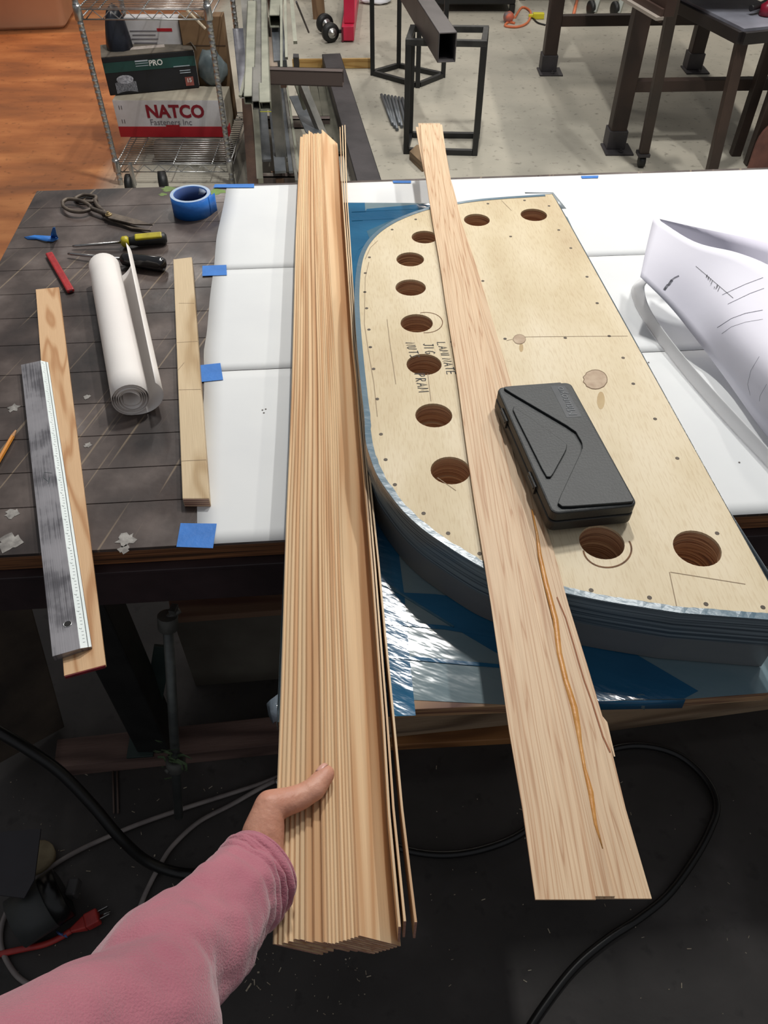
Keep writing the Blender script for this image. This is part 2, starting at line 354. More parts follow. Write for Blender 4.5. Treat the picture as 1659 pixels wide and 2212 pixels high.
# legs of the bench: a post at each corner pair, with green flat braces on the visible one
foot = at(308, 1600, .062)
for (u, v) in ((.28, .10), (.28, LY - .12), (LX - .3, .10), (LX - .3, LY - .12)):
    p = bp_(u, v, 0); M = MB(); M.bar(p + Vector((0, 0, .0 if v > .5 else .052)), p + Vector((0, 0, T - .034)), .075, .075, up=(0, 1, 0)); M.build('leg', blk, bench, bevel=.004)
M = MB(); M.bar(at(185, 1362, .40), foot, .045, .008, up=(0, 1, .3)); M.bar(at(352, 1395, .36), foot + Vector((.01, .01, 0)), .036, .008, up=(0, 1, .3)); M.build('brace', grn, bench, bevel=.001)
M = MB(); fp = at(307, 1603, .056); M.box(fp, (.06, .075, .006), RY); M.box(fp + Vector((0, .032, .035)), (.06, .006, .07), RY); M.lathe(fp + Vector((0, -.012, .003)), (0, 0, 1), [(0, .011), (.006, .011), (.008, .006), (.014, .006)], 12, False); M.build('foot_plate', grn, bench, bevel=.001)
M = MB(); M.tube([at(474, 1250, T - .125), at(474, 1278, T - .125)], .006, 10); M.tube([at(474, 1250, T - .125), at(474, 1250, T - .125) + Vector((0, .01, .05))], .004, 8); M.build('bolt', blk, bench)
# low stretcher plank on the floor under the front edge
oldw = wood('old_grey_brown_plank', (128, 104, 96), (84, 64, 58), rings=5, across=8, along=.8, rough=.8, fine=.5)
oldw2 = wood('raw_weathered_plank', (164, 142, 116), (112, 92, 72), rings=5, across=8, along=.8, rough=.8, fine=.5)
def hexplank(a, b, c, d, z0, z1, name, mat, label=None, parent=None):
    """plank between front edge a-b and back edge d-c (pixels on its top face)"""
    A, B, C, D = [at(p[0], p[1], z1) for p in (a, b, c, d)]; dn = Vector((0, 0, z0 - z1))
    M = MB(); M.hexa([A + dn, D + dn, D, A, B + dn, C + dn, C, B]); return M.build(name, mat, parent, bevel=.002)
o = hexplank((116, 1658), (640, 1604), (640, 1542), (123, 1597), .0, .05, 'plank', oldw); tag(o, 'old pinkish brown plank on the floor below the bench front, left of the hanging strips', 'plank')
o = hexplank((642, 1604), (1106, 1556), (1106, 1496), (642, 1542), .028, .052, 'plank', oldw2); tag(o, 'weathered pale plank under the bench, showing between the strip bundle and the long board', 'plank')
o = hexplank((642, 1621), (1108, 1596), (1108, 1540), (642, 1556), .0, .027, 'plank', wood('orange_edge_plank', (170, 118, 70), (120, 78, 44), rings=5, across=8)); tag(o, 'orange brown lower plank peeking out under the weathered pale plank', 'plank')
o = hexplank((1109, 1596), (1700, 1516), (1700, 1450), (1109, 1500), .0, .03, 'plank', wood('tan_plank', (160, 138, 112), (110, 90, 70), rings=5, across=8, rough=.8)); tag(o, 'rough tan plank on the floor at the right, below the blue wrapped board', 'plank')
o = hexplank((370, 1336), (610, 1318), (610, 1262), (360, 1272), .30, .32, 'plank', wood('reddish_shelf', (120, 92, 72), (90, 56, 44), rings=6, across=9, rough=.8), None); tag(o, 'reddish brown shelf board in the shade under the bench, behind the clamp', 'board')
pa, pb2 = at(372, 1325, .30), at(608, 1307, .30); M = MB(); M.bar(V_(pa.x, pa.y, .150), V_(pb2.x, pb2.y, .150), .018, .30); M.build('panel', plain('dull_grey_green_panel', (96, 92, 82), (74, 68, 60), rough=.7, scale=5), o)
o = None
M = MB(); M.bar(at(-40, 1290, .5), at(62, 1600, .03), .16, .035, up=(.6, -.5, .6)); tag(M.build('plank', plain('dirty_dark_plank', (52, 44, 38), (86, 74, 62), rough=.85, scale=6, bump=.3), None, bevel=.003), 'dark dirty plank leaning at the left edge under the bench', 'plank')
# ================================================================== paper on the bench
paper = plain('white_paper', (216, 218, 219), (222, 224, 224), rough=.75, scale=5, bump=.12, bscale=14)
LEFT = [(1.92, 490, 404), (0, 484, 440), (0, 468, 515), (0, 463, 571), (0, 454, 640), (0, 447, 720), (0, 440, 762), (0, 441, 800), (0, 441, 850), (0, 438, 910), (0, 430, 1020), (0, 426, 1094), (0, 426, 1178)]
lefttab = [(at(a, b, T).dot(ey) , at(a, b, T).dot(ex)) for _, a, b in LEFT]
by0 = B0.dot(ey); bx0 = B0.dot(ex)
seams = [(.015, lambda u: .0), (None, None)]
vf = at(520, 1172, T).dot(ey) - by0; vb = at(900, 391, T).dot(ey) - by0
s1l, s1r = at(500, 802, T).dot(ey) - by0, at(1500, 757, T).dot(ey) - by0
s2l, s2r = at(500, 583, T).dot(ey) - by0, at(1390, 553, T).dot(ey) - by0
def sheet(name, v0, v1, lab, z, umax=LX - .1, lift=None):
    M = MB(); G = []; nu, nv = 60, 16
    for j in range(nv + 1):
        row = []
        for i in range(nu + 1):
            t = i / nu; v = v0(t) + (v1(t) - v0(t)) * j / nv; u0 = interp(lefttab, v + by0) - bx0
            u = u0 + (umax - u0) * t; p = bp_(u, v, T)
            h = .0011 * (noise.noise(Vector((p.x * 5, p.y * 5, z * 900))) + .6) + .0004 * (noise.noise(Vector((p.x * 20, p.y * 20, 3))) + .5)
            edge_ = min(1, min(j, nv - j) / 3)
            row.append(p + Vector((0, 0, z + max(0, h) * edge_)))
        G.append(row)
    M.grid(G); o = M.build(name, paper, None, solid=.00025); tag(o, lab, 'paper', 'white paper sheets taped over the bench'); return o
sheet('paper_sheet', lambda t: vf, lambda t: s1l + (s1r - s1l) * t + .0, 'white paper sheet nearest the bench front edge, left edge taped', .0005)
sheet('paper_sheet', lambda t: s1l + (s1r - s1l) * t + .0015 + .012 * max(0, 1 - abs(t - .62) / .09), lambda t: s2l + (s2r - s2l) * t, 'middle white paper sheet crossing under the blue board, between the two seams', .0007)
sheet('paper_sheet', lambda t: s2l + (s2r - s2l) * t + .001, lambda t: vb, 'white paper sheet along the far bench edge', .0009)
btape = plain('blue_masking_tape', (45, 112, 190), (52, 122, 204), rough=.55, scale=30, bump=.15, bscale=120)
def tape(px, lab, z=.0026, **k):
    M = MB(); P = [at(x, y, T + z) for x, y in px]; M.prism([(p.x, p.y) for p in P], T + z - .0004, T + z); tag(M.build('masking_tape', btape), lab, 'tape', 'blue tape pieces holding the paper')
tape([(437, 574), (489, 572), (490, 594), (437, 596)], 'blue tape piece on the paper edge near the black screwdriver handle')
tape([(430, 789), (476, 784), (482, 820), (434, 825)], 'blue tape piece on the paper edge beside the plywood stick')
tape([(390, 1130), (468, 1131), (460, 1184), (381, 1181)], 'largest blue tape piece at the front left paper corner')
tape([(464, 398), (549, 397), (549, 405), (461, 405)], 'blue tape strip on the far bench edge behind the tape roll', .0030)
tape([(1255, 380), (1293, 379), (1292, 384), (1257, 385)], 'small blue tape piece on the far paper edge at the right', .0030)
tape([(848, 390), (888, 390), (888, 395), (850, 395)], 'small blue tape piece on the far paper edge between strips', .0030)
gpm = plain('green_paint', (112, 140, 70), (96, 108, 66), rough=.7, scale=40)
for (a, b, r) in ((365, 408, .018), (470, 414, .02), (352, 420, .010)):
    p = at(a, b, T); M = MB(); M.prism([(p.x + r * (1 + .3 * sin(3 * k)) * cos(k * pi / 7), p.y + r * .8 * (1 + .25 * cos(5 * k)) * sin(k * pi / 7)) for k in range(14)], T, T + .0003); M.build('paint_smudge', gpm, bench)
wax = plain('pale_glue_spill', (170, 166, 160), (120, 116, 112), rough=.25, scale=60, bump=.5, bscale=90)
for (a, b, r) in ((272, 1166, .013), (20, 1172, .017), (30, 882, .01), (188, 858, .006), (190, 962, .006), (268, 1187, .008), (26, 1110, .010)):
    p = at(a, b, T); M = MB(); M.prism([(p.x + r * (1 + .35 * sin(2.3 * k + a)) * cos(k * pi / 7), p.y + r * (1 + .35 * cos(4.1 * k + b)) * sin(k * pi / 7)) for k in range(14)], T, T + .0008); M.build('glue_drip', wax, bench)
# ================================================================== blue wrapped board
def film_mat(name, c1, c2, bstr=.5, bs=45, rough=.16):
    m, nt, b = newmat(name); L = nt.links; b.inputs['Roughness'].default_value = rough; b.inputs['Specular IOR Level'].default_value = .5
    tc = N(nt, 'ShaderNodeTexCoord')
    def noi(sc, det, st, rot=0):
        mr_ = N(nt, 'ShaderNodeMapping'); mr_.inputs['Rotation'].default_value = (0, 0, rot); L.new(tc.outputs['Object'], mr_.inputs[0]); mp = N(nt, 'ShaderNodeMapping'); mp.inputs['Scale'].default_value = st; L.new(mr_.outputs[0], mp.inputs[0])
        n = N(nt, 'ShaderNodeTexNoise'); n.inputs['Scale'].default_value = sc; n.inputs['Detail'].default_value = det; L.new(mp.outputs[0], n.inputs[0]); return n
    r = ramp(nt, [(.35, c1), (.65, c2)]); L.new(noi(3, 6, (1, 2.5, 1)).outputs[0], r.inputs[0]); L.new(r.outputs[0], b.inputs['Base Color'])
    a = noi(bs, 3, (.5, 1.6, 1), .45); c = noi(9, 2, (1, 1, 1)); ad = N(nt, 'ShaderNodeMath', operation='MULTIPLY_ADD'); ad.inputs[1].default_value = 2.2
    L.new(c.outputs[0], ad.inputs[0]); L.new(a.outputs[0], ad.inputs[2])
    bp = N(nt, 'ShaderNodeBump'); bp.inputs['Strength'].default_value = bstr; bp.inputs['Distance'].default_value = .0035; L.new(ad.outputs[0], bp.inputs['Height']); L.new(bp.outputs[0], b.inputs['Normal'])
    return m
film = film_mat('clear_blue_film_over_plywood', (98, 122, 132), (126, 142, 146), .30, 26, .12)
filmd = film_mat('doubled_blue_film', (24, 82, 118), (40, 104, 142), .36, 32, .12)
filmh = film_mat('film_half_lap', (58, 96, 118), (70, 108, 128), .5)
BT = .862
bx = [at(600, 1556, BT), at(652, 437, BT)]
bl = (bx[1] - bx[0]); bdir = bl.normalized(); bnx = Vector((bdir.y, -bdir.x, 0))
BW = .80
board = thing('wrapped_board', 'wide plywood board wrapped in blue film, under the strip bundle and the curved jig', 'board', (bx[0] + bx[1]) / 2 + bnx * BW / 2 + Vector((0, 0, T - BT)))
# front edge runs as in the photograph: slightly bowed back to the right
fr = [at(600, 1560, BT), at(900, 1532, BT), at(1092, 1524, BT), at(1290, 1514, BT), at(1480, 1510, BT), at(1659, 1496, BT), at(1850, 1484, BT)]
bk = [at(652, 437, BT), at(985, 439, BT), at(1190, 436, BT)]
cn = bk[2] + (fr[-1] - at(1850, 1484, BT))
brt = at(1226, 470, BT)
out = [fr[0], fr[1], fr[2], fr[3], fr[4], fr[5], bx[0] + bnx * .64 + bdir * .02, brt, bk[2], bk[1], bk[0]]
M = MB(); M.prism([(p.x, p.y) for p in out], T + .0025, BT - .0006); M.build('plywood_panel', zstripes('board_edge_ply', [(120, 86, 66), (190, 152, 112), (96, 62, 50), (200, 166, 126)], 210), board, bevel=.0008)
M = MB(); M.prism([(p.x, p.y) for p in [fr[0]] + [at(855, 1510, BT), at(1094, 1522, BT)] + fr[3:6] + out[6:]], BT - .0006, BT); M.build('film_cover', film, board)
def fstrip(px, name='film_tape', mat=filmd, z=.0004):
    M = MB(); P = [at(x, y, BT) for x, y in px]; M.prism([(p.x, p.y) for p in P], BT, BT + z); return M.build(name, mat, board)
fstrip([(652, 439), (788, 438), (793, 510), (800, 640), (828, 900), (855, 1128), (863, 1209), (874, 1290), (885, 1421), (895, 1518), (898, 1546), (604, 1556), (612, 1300), (625, 1000)])
fstrip([(860, 1280), (940, 1284), (1022, 1295), (1238, 1334), (1508, 1493), (1478, 1509), (1292, 1513), (1180, 1465), (1068, 1408), (980, 1356)], z=.0007)
fstrip([(836, 1342), (960, 1352), (1076, 1372), (1260, 1392), (1643, 1428), (1643, 1436), (1260, 1400), (1076, 1380), (960, 1360), (836, 1350)], 'film_crease', z=.0012)
fstrip([(843, 1415), (960, 1425), (1080, 1436), (1270, 1455), (1268, 1462), (1080, 1443), (960, 1433), (843, 1422)], 'film_crease', z=.0012)
fstrip([(820, 1256), (840, 1262), (866, 1281), (980, 1352), (980, 1357), (866, 1286), (820, 1262)], 'film_crease', filmh, z=.0012)
fstrip([(792, 452), (926, 440), (985, 442), (940, 450), (870, 475), (800, 520), (775, 540), (763, 566), (763, 540)], z=.0009)
fstrip([(792, 500), (860, 470), (870, 476), (800, 520)], 'film_tape', filmh, z=.0012)
fstrip([(760, 457), (980, 447), (980, 449), (760, 459)], 'film_crease', filmd, z=.0013)
fstrip([(760, 476), (880, 470), (880, 472), (760, 478)], 'film_crease', filmd, z=.0013)
for (a, b) in (((604, 1556), (618, 1500)), ((612, 1300), (628, 1100))):
    pass
M = MB(); q = at(600, 1555, BT)
M.grid([[at(600, 1500, BT), at(584, 1512, BT - .004), at(576, 1520, BT - .016)], [at(600, 1530, BT), at(586, 1538, BT - .004), at(580, 1544, BT - .02)], [at(602, 1556, BT), at(592, 1560, BT - .008), at(590, 1564, BT - .022)]]); M.build('loose_film_flap', film_mat('clear_film_flap', (96, 108, 122), (130, 142, 152)), board, solid=.0006)
M = MB(); M.grid([[at(1376, 1500, BT + .001), at(1380, 1514, BT - .002), at(1384, 1528, BT - .014)], [at(1392, 1500, BT + .001), at(1394, 1516, BT - .004), at(1392, 1534, BT - .018)]]); M.build('loose_film_flap', film, board, solid=.0006)
M = MB(); M.grid([[fr[3] + Vector((0, -.001, .0005)), fr[4] + Vector((0, -.001, .0005))], [fr[3] + Vector((0, -.003, -.017)), fr[4] + Vector((0, -.003, -.017))]]); M.build('film_front_wrap', filmd, board, solid=.0006)
M = MB(); M.grid([[fr[0] + Vector((-.001, -.001, .0005)), bk[0] + Vector((-.001, 0, .0005))], [fr[0] + Vector((-.002, -.001, -.018)), bk[0] + Vector((-.002, 0, -.018))]]); M.build('film_side_wrap', film, board, solid=.0006)
# ================================================================== curved plywood jig
JT = BT + .0012 + .10       # top of the jig
JPX = [(1190, 422), (1100, 429), (1040, 434), (990, 441), (926, 453), (872, 472), (835, 492), (808, 515), (790, 543), (780, 580), (776, 641), (779, 706), (788, 803), (799, 898), (802, 949), (811, 983), (827, 1024), (853, 1063), (885, 1102), (925, 1138), (967, 1167), (1016, 1198), (1060, 1222), (1130, 1248), (1218, 1269), (1318, 1289), (1465, 1312), (1659, 1327)]
wpt = [at(x, y, JT) for x, y in JPX]
jr = at(1565, 1100, JT); jd = (jr - wpt[0]).normalized()
last = wpt[0] + jd * ((wpt[-1] - wpt[0]).dot(jd) + .006)
curve = spline(wpt[1:-1], 4)
outline = [wpt[0]] + curve + [wpt[-1], last]
cx_ = sum((p for p in outline), Vector()) / len(outline)
def offset_out(pts, d):
    out = []; n = len(pts)
    for i in range(n):
        a, b, c = pts[(i - 1) % n], pts[i], pts[(i + 1) % n]
        t = ((b - a).normalized() + (c - b).normalized()).normalized(); nn = Vector((t.y, -t.x, 0))
        if nn.dot(b - cx_) < 0: nn = -nn
        out.append(b + nn * d)
    return out
OUT9 = offset_out(outline, .0075); OUT10 = offset_out(outline, .0085)
HOLES = [(1030, 475, 56), (1153, 464, 57), (917, 512, 56), (886, 560, 60), (887, 621, 66), (900, 698, 70), (916, 787, 76), (937, 897, 80), (973, 1016, 86), (1300, 1171, 97), (1506, 1184, 102)]
holes = []
for (x, y, w) in HOLES:
    c = at(x, y, JT); holes.append((c, w / 2 * depth(c) / FPX))
def plate(name, outl, hl, z0, z1, mat, parent, seg=28):
    """plate with round holes"""
    bm = bmesh.new(); loops = []
    off = OFF[parent.name]
    def loop(pts, z): return [bm.verts.new(Vector((p.x, p.y, z)) - off) for p in pts]
    cps = [[Vector((c.x + r * cos(2 * pi * k / seg), c.y + r * sin(2 * pi * k / seg), 0)) for k in range(seg)] for c, r in hl]
    for z in (z1, z0):
        ls = [loop(outl, z)] + [loop(c, z) for c in cps]; es = []
        for l in ls:
            for i in range(len(l)): es.append(bm.edges.new((l[i], l[(i + 1) % len(l)])))
        bmesh.ops.triangle_fill(bm, use_beauty=True, use_dissolve=False, edges=es); loops.append(ls)
    for a, b in zip(loops[0], loops[1]):
        for i in range(len(a)):
            j = (i + 1) % len(a); bm.faces.new((a[i], a[j], b[j], b[i]))
    # drop faces that fill the holes
    for f in list(bm.faces):
        c = f.calc_center_median() + off
        if abs(f.normal.z) > .5 or abs(abs(f.calc_center_median().z + off.z - z1) < 1e-6):
            if all(abs(v.co.z - f.verts[0].co.z) < 1e-7 for v in f.verts):
                for (h, r) in hl:
                    if (Vector((c.x, c.y)) - Vector((h.x, h.y))).length < r * .97 and all((Vector((v.co.x + off.x, v.co.y + off.y)) - Vector((h.x, h.y))).length < r * 1.02 for v in f.verts):
                        bm.faces.remove(f); break
    bmesh.ops.recalc_face_normals(bm, faces=bm.faces)
    uvl = bm.loops.layers.uv.new('UVMap')
    for f in bm.faces:
        for l in f.loops: l[uvl].uv = (l.vert.co.y, l.vert.co.x + l.vert.co.z)
    me = bpy.data.meshes.new(name); bm.to_mesh(me); bm.free(); me.materials.append(mat)
    o = bpy.data.objects.new(name, me); COL.objects.link(o); o.parent = parent; OFF[o.name] = off; return o
jig = thing('bending_jig', 'pale curved plywood jig with a row of round holes, blue film on its rim', 'jig', (cx_.x, cx_.y, BT + .0012))
def ply_top():
    m, nt, b = newmat('birch_ply_face'); L = nt.links; b.inputs['Roughness'].default_value = .55
    tc = N(nt, 'ShaderNodeTexCoord')
    def noi(sc, det, st, rot=0):
        mr_ = N(nt, 'ShaderNodeMapping'); mr_.inputs['Rotation'].default_value = (0, 0, rot); L.new(tc.outputs['Object'], mr_.inputs[0]); mp = N(nt, 'ShaderNodeMapping'); mp.inputs['Scale'].default_value = st; L.new(mr_.outputs[0], mp.inputs[0])
        n = N(nt, 'ShaderNodeTexNoise'); n.inputs['Scale'].default_value = sc; n.inputs['Detail'].default_value = det; L.new(mp.outputs[0], n.inputs[0]); return n
    r = ramp(nt, [(.25, (196, 174, 138)), (.45, (210, 192, 156)), (.6, (220, 204, 172)), (.8, (226, 212, 184))]); L.new(noi(4, 6, (2.2, .9, 1), -.07).outputs[0], r.inputs[0])
    f = noi(1, 3, (420, 46, 1), -.07); rf = ramp(nt, [(.34, (214, 196, 170)), (.5, (255, 255, 255))]); L.new(f.outputs[0], rf.inputs[0])
    mx = N(nt, 'ShaderNodeMix', data_type='RGBA', blend_type='MULTIPLY'); mx.inputs[0].default_value = .3; L.new(r.outputs[0], mx.inputs[6]); L.new(rf.outputs[0], mx.inputs[7]); L.new(mx.outputs[2], b.inputs['Base Color'])
    bp = N(nt, 'ShaderNodeBump'); bp.inputs['Strength'].default_value = .12; bp.inputs['Distance'].default_value = .001; L.new(f.outputs[0], bp.inputs['Height']); L.new(bp.outputs[0], b.inputs['Normal'])
    return m
plyside = zstripes('ply_strata', [(168, 124, 98), (218, 184, 148), (132, 88, 68), (206, 168, 132), (180, 136, 108), (226, 196, 158)], 260)
pt = ply_top()
lay = [(JT - .004, JT, 1.0, pt), (JT - .019, JT - .0042, 1.0, plyside), (JT - .038, JT - .0194, 1.05, plyside), (JT - .057, JT - .0384, .98, plyside), (JT - .078, JT - .0574, 1.06, plyside), (BT + .0012, JT - .0784, 1.0, plyside)]
for i, (z0, z1, k, mt) in enumerate(lay):
    hl = [(c + Vector((.0012 * sin(i * 2 + j), .0016 * cos(i * 3 + j), 0)) * (0 if i < 2 else 1), r * (1 if i < 2 else 1 + (k - 1) * .6)) for j, (c, r) in enumerate(holes)]
    if i == len(lay) - 1: hl = []
    plate('plywood_layer' if i else 'face_veneer', OUT9, hl, z0, z1, mt, jig)
# film on the rim: side skin and narrow lap on the top
def rim_mat():
    m, nt, b = newmat('rim_film'); L = nt.links; b.inputs['Roughness'].default_value = .2; b.inputs['Specular IOR Level'].default_value = .6
    tc = N(nt, 'ShaderNodeTexCoord'); sx = N(nt, 'ShaderNodeSeparateXYZ'); L.new(tc.outputs['Object'], sx.inputs[0])
    mp = N(nt, 'ShaderNodeMapping'); mp.inputs['Scale'].default_value = (3, 3, 300); L.new(tc.outputs['Object'], mp.inputs[0])
    n = N(nt, 'ShaderNodeTexNoise'); n.inputs['Scale'].default_value = 1; n.inputs['Detail'].default_value = 2; L.new(mp.outputs[0], n.inputs[0])
    r = ramp(nt, [(.4, (66, 78, 88)), (.5, (106, 120, 128)), (.62, (122, 136, 144))]); L.new(n.outputs[0], r.inputs[0])
    c = N(nt, 'ShaderNodeMapRange'); c.inputs[1].default_value = .046; c.inputs[2].default_value = .050; L.new(sx.outputs[2], c.inputs[0])
    mx = N(nt, 'ShaderNodeMix', data_type='RGBA'); L.new(c.outputs[0], mx.inputs[0]); mx.inputs[6].default_value = lin((106, 110, 112)); L.new(r.outputs[0], mx.inputs[7]); L.new(mx.outputs[2], b.inputs['Base Color'])
    n2 = N(nt, 'ShaderNodeTexNoise'); n2.inputs['Scale'].default_value = 60; L.new(tc.outputs['Object'], n2.inputs[0]); bp = N(nt, 'ShaderNodeBump'); bp.inputs['Strength'].default_value = .2; bp.inputs['Distance'].default_value = .003; L.new(n2.outputs[0], bp.inputs['Height']); L.new(bp.outputs[0], b.inputs['Normal'])
    return m
def smooth_resample(pts, step):
    out = []; n = len(pts)
    for i in range(n):
        a, b = pts[i], pts[(i + 1) % n]; k = max(1, int((b - a).length / step))
        for q in range(k): out.append(a + (b - a) * q / k)
    return out
nj0 = Vector((-jd.y, jd.x, 0)); nj0 = nj0 if nj0.x > 0 else -nj0
RO = smooth_resample(OUT10, .006)
M = MB(); n = len(RO); i0 = M.add([(p.x, p.y, BT + .002) for p in RO] + [(p.x, p.y, BT + .05) for p in RO] + [(p.x, p.y, JT + .0004) for p in RO])
for l in range(2):
    for i in range(n):
        j = (i + 1) % n; M.face((i0 + l * n + i, i0 + l * n + j, i0 + (l + 1) * n + j, i0 + (l + 1) * n + i), None, False)
rimm = rim_mat(); M.build('rim_film', rimm, jig, solid=.0004)
ri = []
for i, p in enumerate(RO):
    a, c = RO[i - 1], RO[(i + 1) % n]; t = (c - a).normalized(); nn = Vector((t.y, -t.x, 0))
    if nn.dot(p - cx_) > 0: nn = -nn
    front = max(0, min(1, (.98 - p.y) / .15)); w = .0088 + front * .0012 * (random.random() * 1.5 - .5)
    ri.append(p + nn * w)
M = MB(); i0 = M.add([(p.x, p.y, JT + .0006) for p in RO] + [(p.x, p.y, JT + .0006 + (.0004 * random.random() if p.y < .95 else 0)) for k, p in enumerate(ri)])
for i in range(n):
    j = (i + 1) % n
    if min((RO[i] - q_).dot(nj0) for q_ in (wpt[0],)) < -.012: M.face((i0 + i, i0 + j, i0 + n + j, i0 + n + i), None, False)
M.build('film_lap', film_mat('lap_film', (84, 112, 128), (104, 126, 138), .25, 60, .28), jig, solid=.0003)
# screws, knots, seam, drawn lines and words on the face
scm = plain('screw_recess', (66, 54, 42), (90, 76, 60), rough=.6)
SCR = [(847, 496), (898, 474), (950, 455), (798, 556), (789, 590), (788, 631), (792, 666), (797, 712), (800, 750), (807, 797), (815, 862), (823, 938), (833, 993), (853, 1047), (915, 1109), (968, 1152), (1036, 1196), (1277, 1275), (1403, 1291), (1525, 1305), (1648, 1312), (1054, 440), (1133, 433), (1186, 445), (1207, 497), (1233, 536), (1043, 607), (1103, 511), (1268, 598), (1290, 655), (1091, 732), (1221, 730), (1316, 726), (1346, 773), (1368, 829), (1415, 905), (1463, 990), (1549, 1152)]
M = MB()
for (x, y) in SCR:
    p = at(x, y, JT); M.lathe(p, (0, 0, 1), [(0, .0030), (.0003, .0030)], 10, False)
o = M.build('screw_holes', scm, jig); o['kind'] = 'stuff'
ink = plain('black_marker_ink', (22, 22, 26), rough=.6)
pencil = plain('pencil_line', (150, 130, 104), rough=.7)
GL = {'L': [[(0, 1), (0, 0), (.6, 0)]], 'A': [[(0, 0), (.3, 1), (.62, 0)], [(.12, .38), (.5, .38)]], 'M': [[(0, 0), (.08, 1), (.34, .3), (.6, 1), (.7, 0)]], 'I': [[(.1, 0), (.1, 1)]], 'N': [[(0, 0), (.04, 1), (.52, 0), (.56, 1)]], 'T': [[(0, 1), (.6, 1)], [(.3, 1), (.3, 0)]], 'E': [[(.52, 1), (0, 1), (0, 0), (.55, 0)], [(0, .5), (.45, .5)]], 'J': [[(.1, 1), (.55, 1)], [(.38, 1), (.36, .15), (.2, 0), (.02, .15)]], 'G': [[(.55, .85), (.35, 1), (.1, .75), (.02, .4), (.15, .05), (.4, 0), (.55, .2), (.55, .42), (.3, .42)]], 'U': [[(0, 1), (.02, .2), (.2, 0), (.42, .15), (.48, 1)]], 'S': [[(.48, .9), (.25, 1), (.05, .78), (.4, .42), (.38, .1), (.02, .02)]], 'P': [[(0, 0), (.02, 1)], [(.02, 1), (.4, .95), (.45, .65), (.05, .45)]], 'R': [[(0, 0), (.02, 1)], [(.02, 1), (.4, .92), (.42, .62), (.04, .45)], [(.1, .45), (.5, 0)]],
      '1': [[(.1, 0), (.12, 1)]], '6': [[(.4, 1), (.1, .55), (.05, .2), (.25, 0), (.45, .2), (.3, .45), (.08, .3)]], 'i': [[(.1, 0), (.12, .5)], [(.12, .7), (.13, .75)]], 'n': [[(0, 0), (.03, .5), (.3, .48), (.36, 0)]], 'e': [[(.02, .25), (.38, .3), (.3, .5), (.08, .45), (.02, .15), (.2, 0), (.4, .1)]], 'l': [[(.1, 0), (.14, 1)]], '"': [[(.05, .8), (.05, 1)], [(.2, .8), (.2, 1)]]}
def write(txt, p0, p1, upv, hgt, w, name, mat, parent, plane=(0, 0, 1), lift=.0005):
    """pen strokes from p0 to p1; upv is the up direction of the letters"""
    p0 = Vector(p0); p1 = Vector(p1); L_ = (p1 - p0); adv = L_ / len(txt); up = Vector(upv).normalized() * hgt; M = MB()
    for i, ch in enumerate(txt):
        for st in GL.get(ch, []):
            M.ribbon([p0 + adv * (i + a * 1.15) + up * b for a, b in st], w, plane, lift)
    return M.build(name, mat, parent, recalc=False)
def jw(txt, a, b, h): return write(txt, at(a[0], a[1], JT), at(b[0], b[1], JT), (1, .02, 0), h * 1.1, .0017, 'marker_writing', ink, jig)
k_ = lambda px, c: px * depth(at(c[0], c[1], JT)) / FPX
jw('LAMINATE', (944, 740), (967, 812), k_(16.5, (955, 775))); jw('JIG', (914, 743), (920, 767), k_(19, (915, 750))); jw('NUTS', (876, 741), (888, 776), k_(18, (880, 755))); jw('PRAM', (895, 808), (905, 849), k_(20, (900, 825)))
jw('II', (972, 738), (979, 758), k_(3, (974, 745)))
M = MB()
for pl in ([(797, 566), (789, 600), (787, 700), (796, 760), (808, 830), (815, 900)], [(789, 560), (800, 535), (816, 520)], [(924, 808), (931, 867)], [(1094, 736), (1130, 728), (1356, 726)], [(836, 690), (842, 740), (855, 830)], [(1446, 1236), (1462, 1312)], [(1083, 433), (1105, 455)], [(1448, 1236), (1610, 1262)], [(985, 1060), (945, 1032)]):
    M.ribbon([at(x, y, JT) for x, y in pl], .0011, lift=.0003)
M.build('pencil_lines', pencil, jig, recalc=False)
scr = plain('scratched_arc', (132, 94, 62), (96, 66, 44), rough=.8, scale=90)
def arc(cx, cy, rx, a0, a1, ry, w=.0022):
    M = MB(); c = at(cx, cy, JT); P = [at(cx + rx * cos(radians(a)), cy + ry * sin(radians(a)), JT) for a in range(a0, a1 + 1, 8)]
    M.ribbon(P, w, lift=.0004); M.build('router_scratch', scr, jig, recalc=False)
arc(1312, 1186, 52, -25, 175, 40); arc(920, 697, 36, -110, 100, 22, .0014)
kn = plain('knot_wood', (168, 142, 116), (196, 174, 148), rough=.6, scale=40); knr = plain('knot_halo', (178, 150, 104), (196, 172, 128), rough=.6, scale=14); knd = plain('knot_ring', (108, 82, 54), rough=.7)
for (x, y, rx, ry, hx, hy, dx, dy) in ((1286, 820, 25, 20, 0, 0, 12, 45), (1122, 733, 13, 10, 0, 0, 4, 18)):
    M = MB(); M.prism([(lambda p: (p.x, p.y))(at(x + (rx * 1.06) * cos(k * pi / 12) * (1 + .06 * sin(3 * k)), y + (ry * 1.08) * sin(k * pi / 12), JT)) for k in range(24)], JT, JT + .0002); M.build('knot_ring', knd, jig)
    M = MB(); M.prism([(lambda p: (p.x, p.y))(at(x + rx * cos(k * pi / 12) * (1 + .06 * sin(3 * k)), y + ry * sin(k * pi / 12), JT)) for k in range(24)], JT, JT + .0004); M.build('knot', kn, jig)
    M = MB(); M.prism([(lambda p: (p.x, p.y))(at(x + dx + rx * .34 * cos(k * pi / 8), y + dy + ry * .95 * sin(k * pi / 8), JT)) for k in range(16)], JT, JT + .0002); M.build('knot_halo', knr, jig)
ghost = plain('faint_stamp', (190, 170, 134), rough=.6)
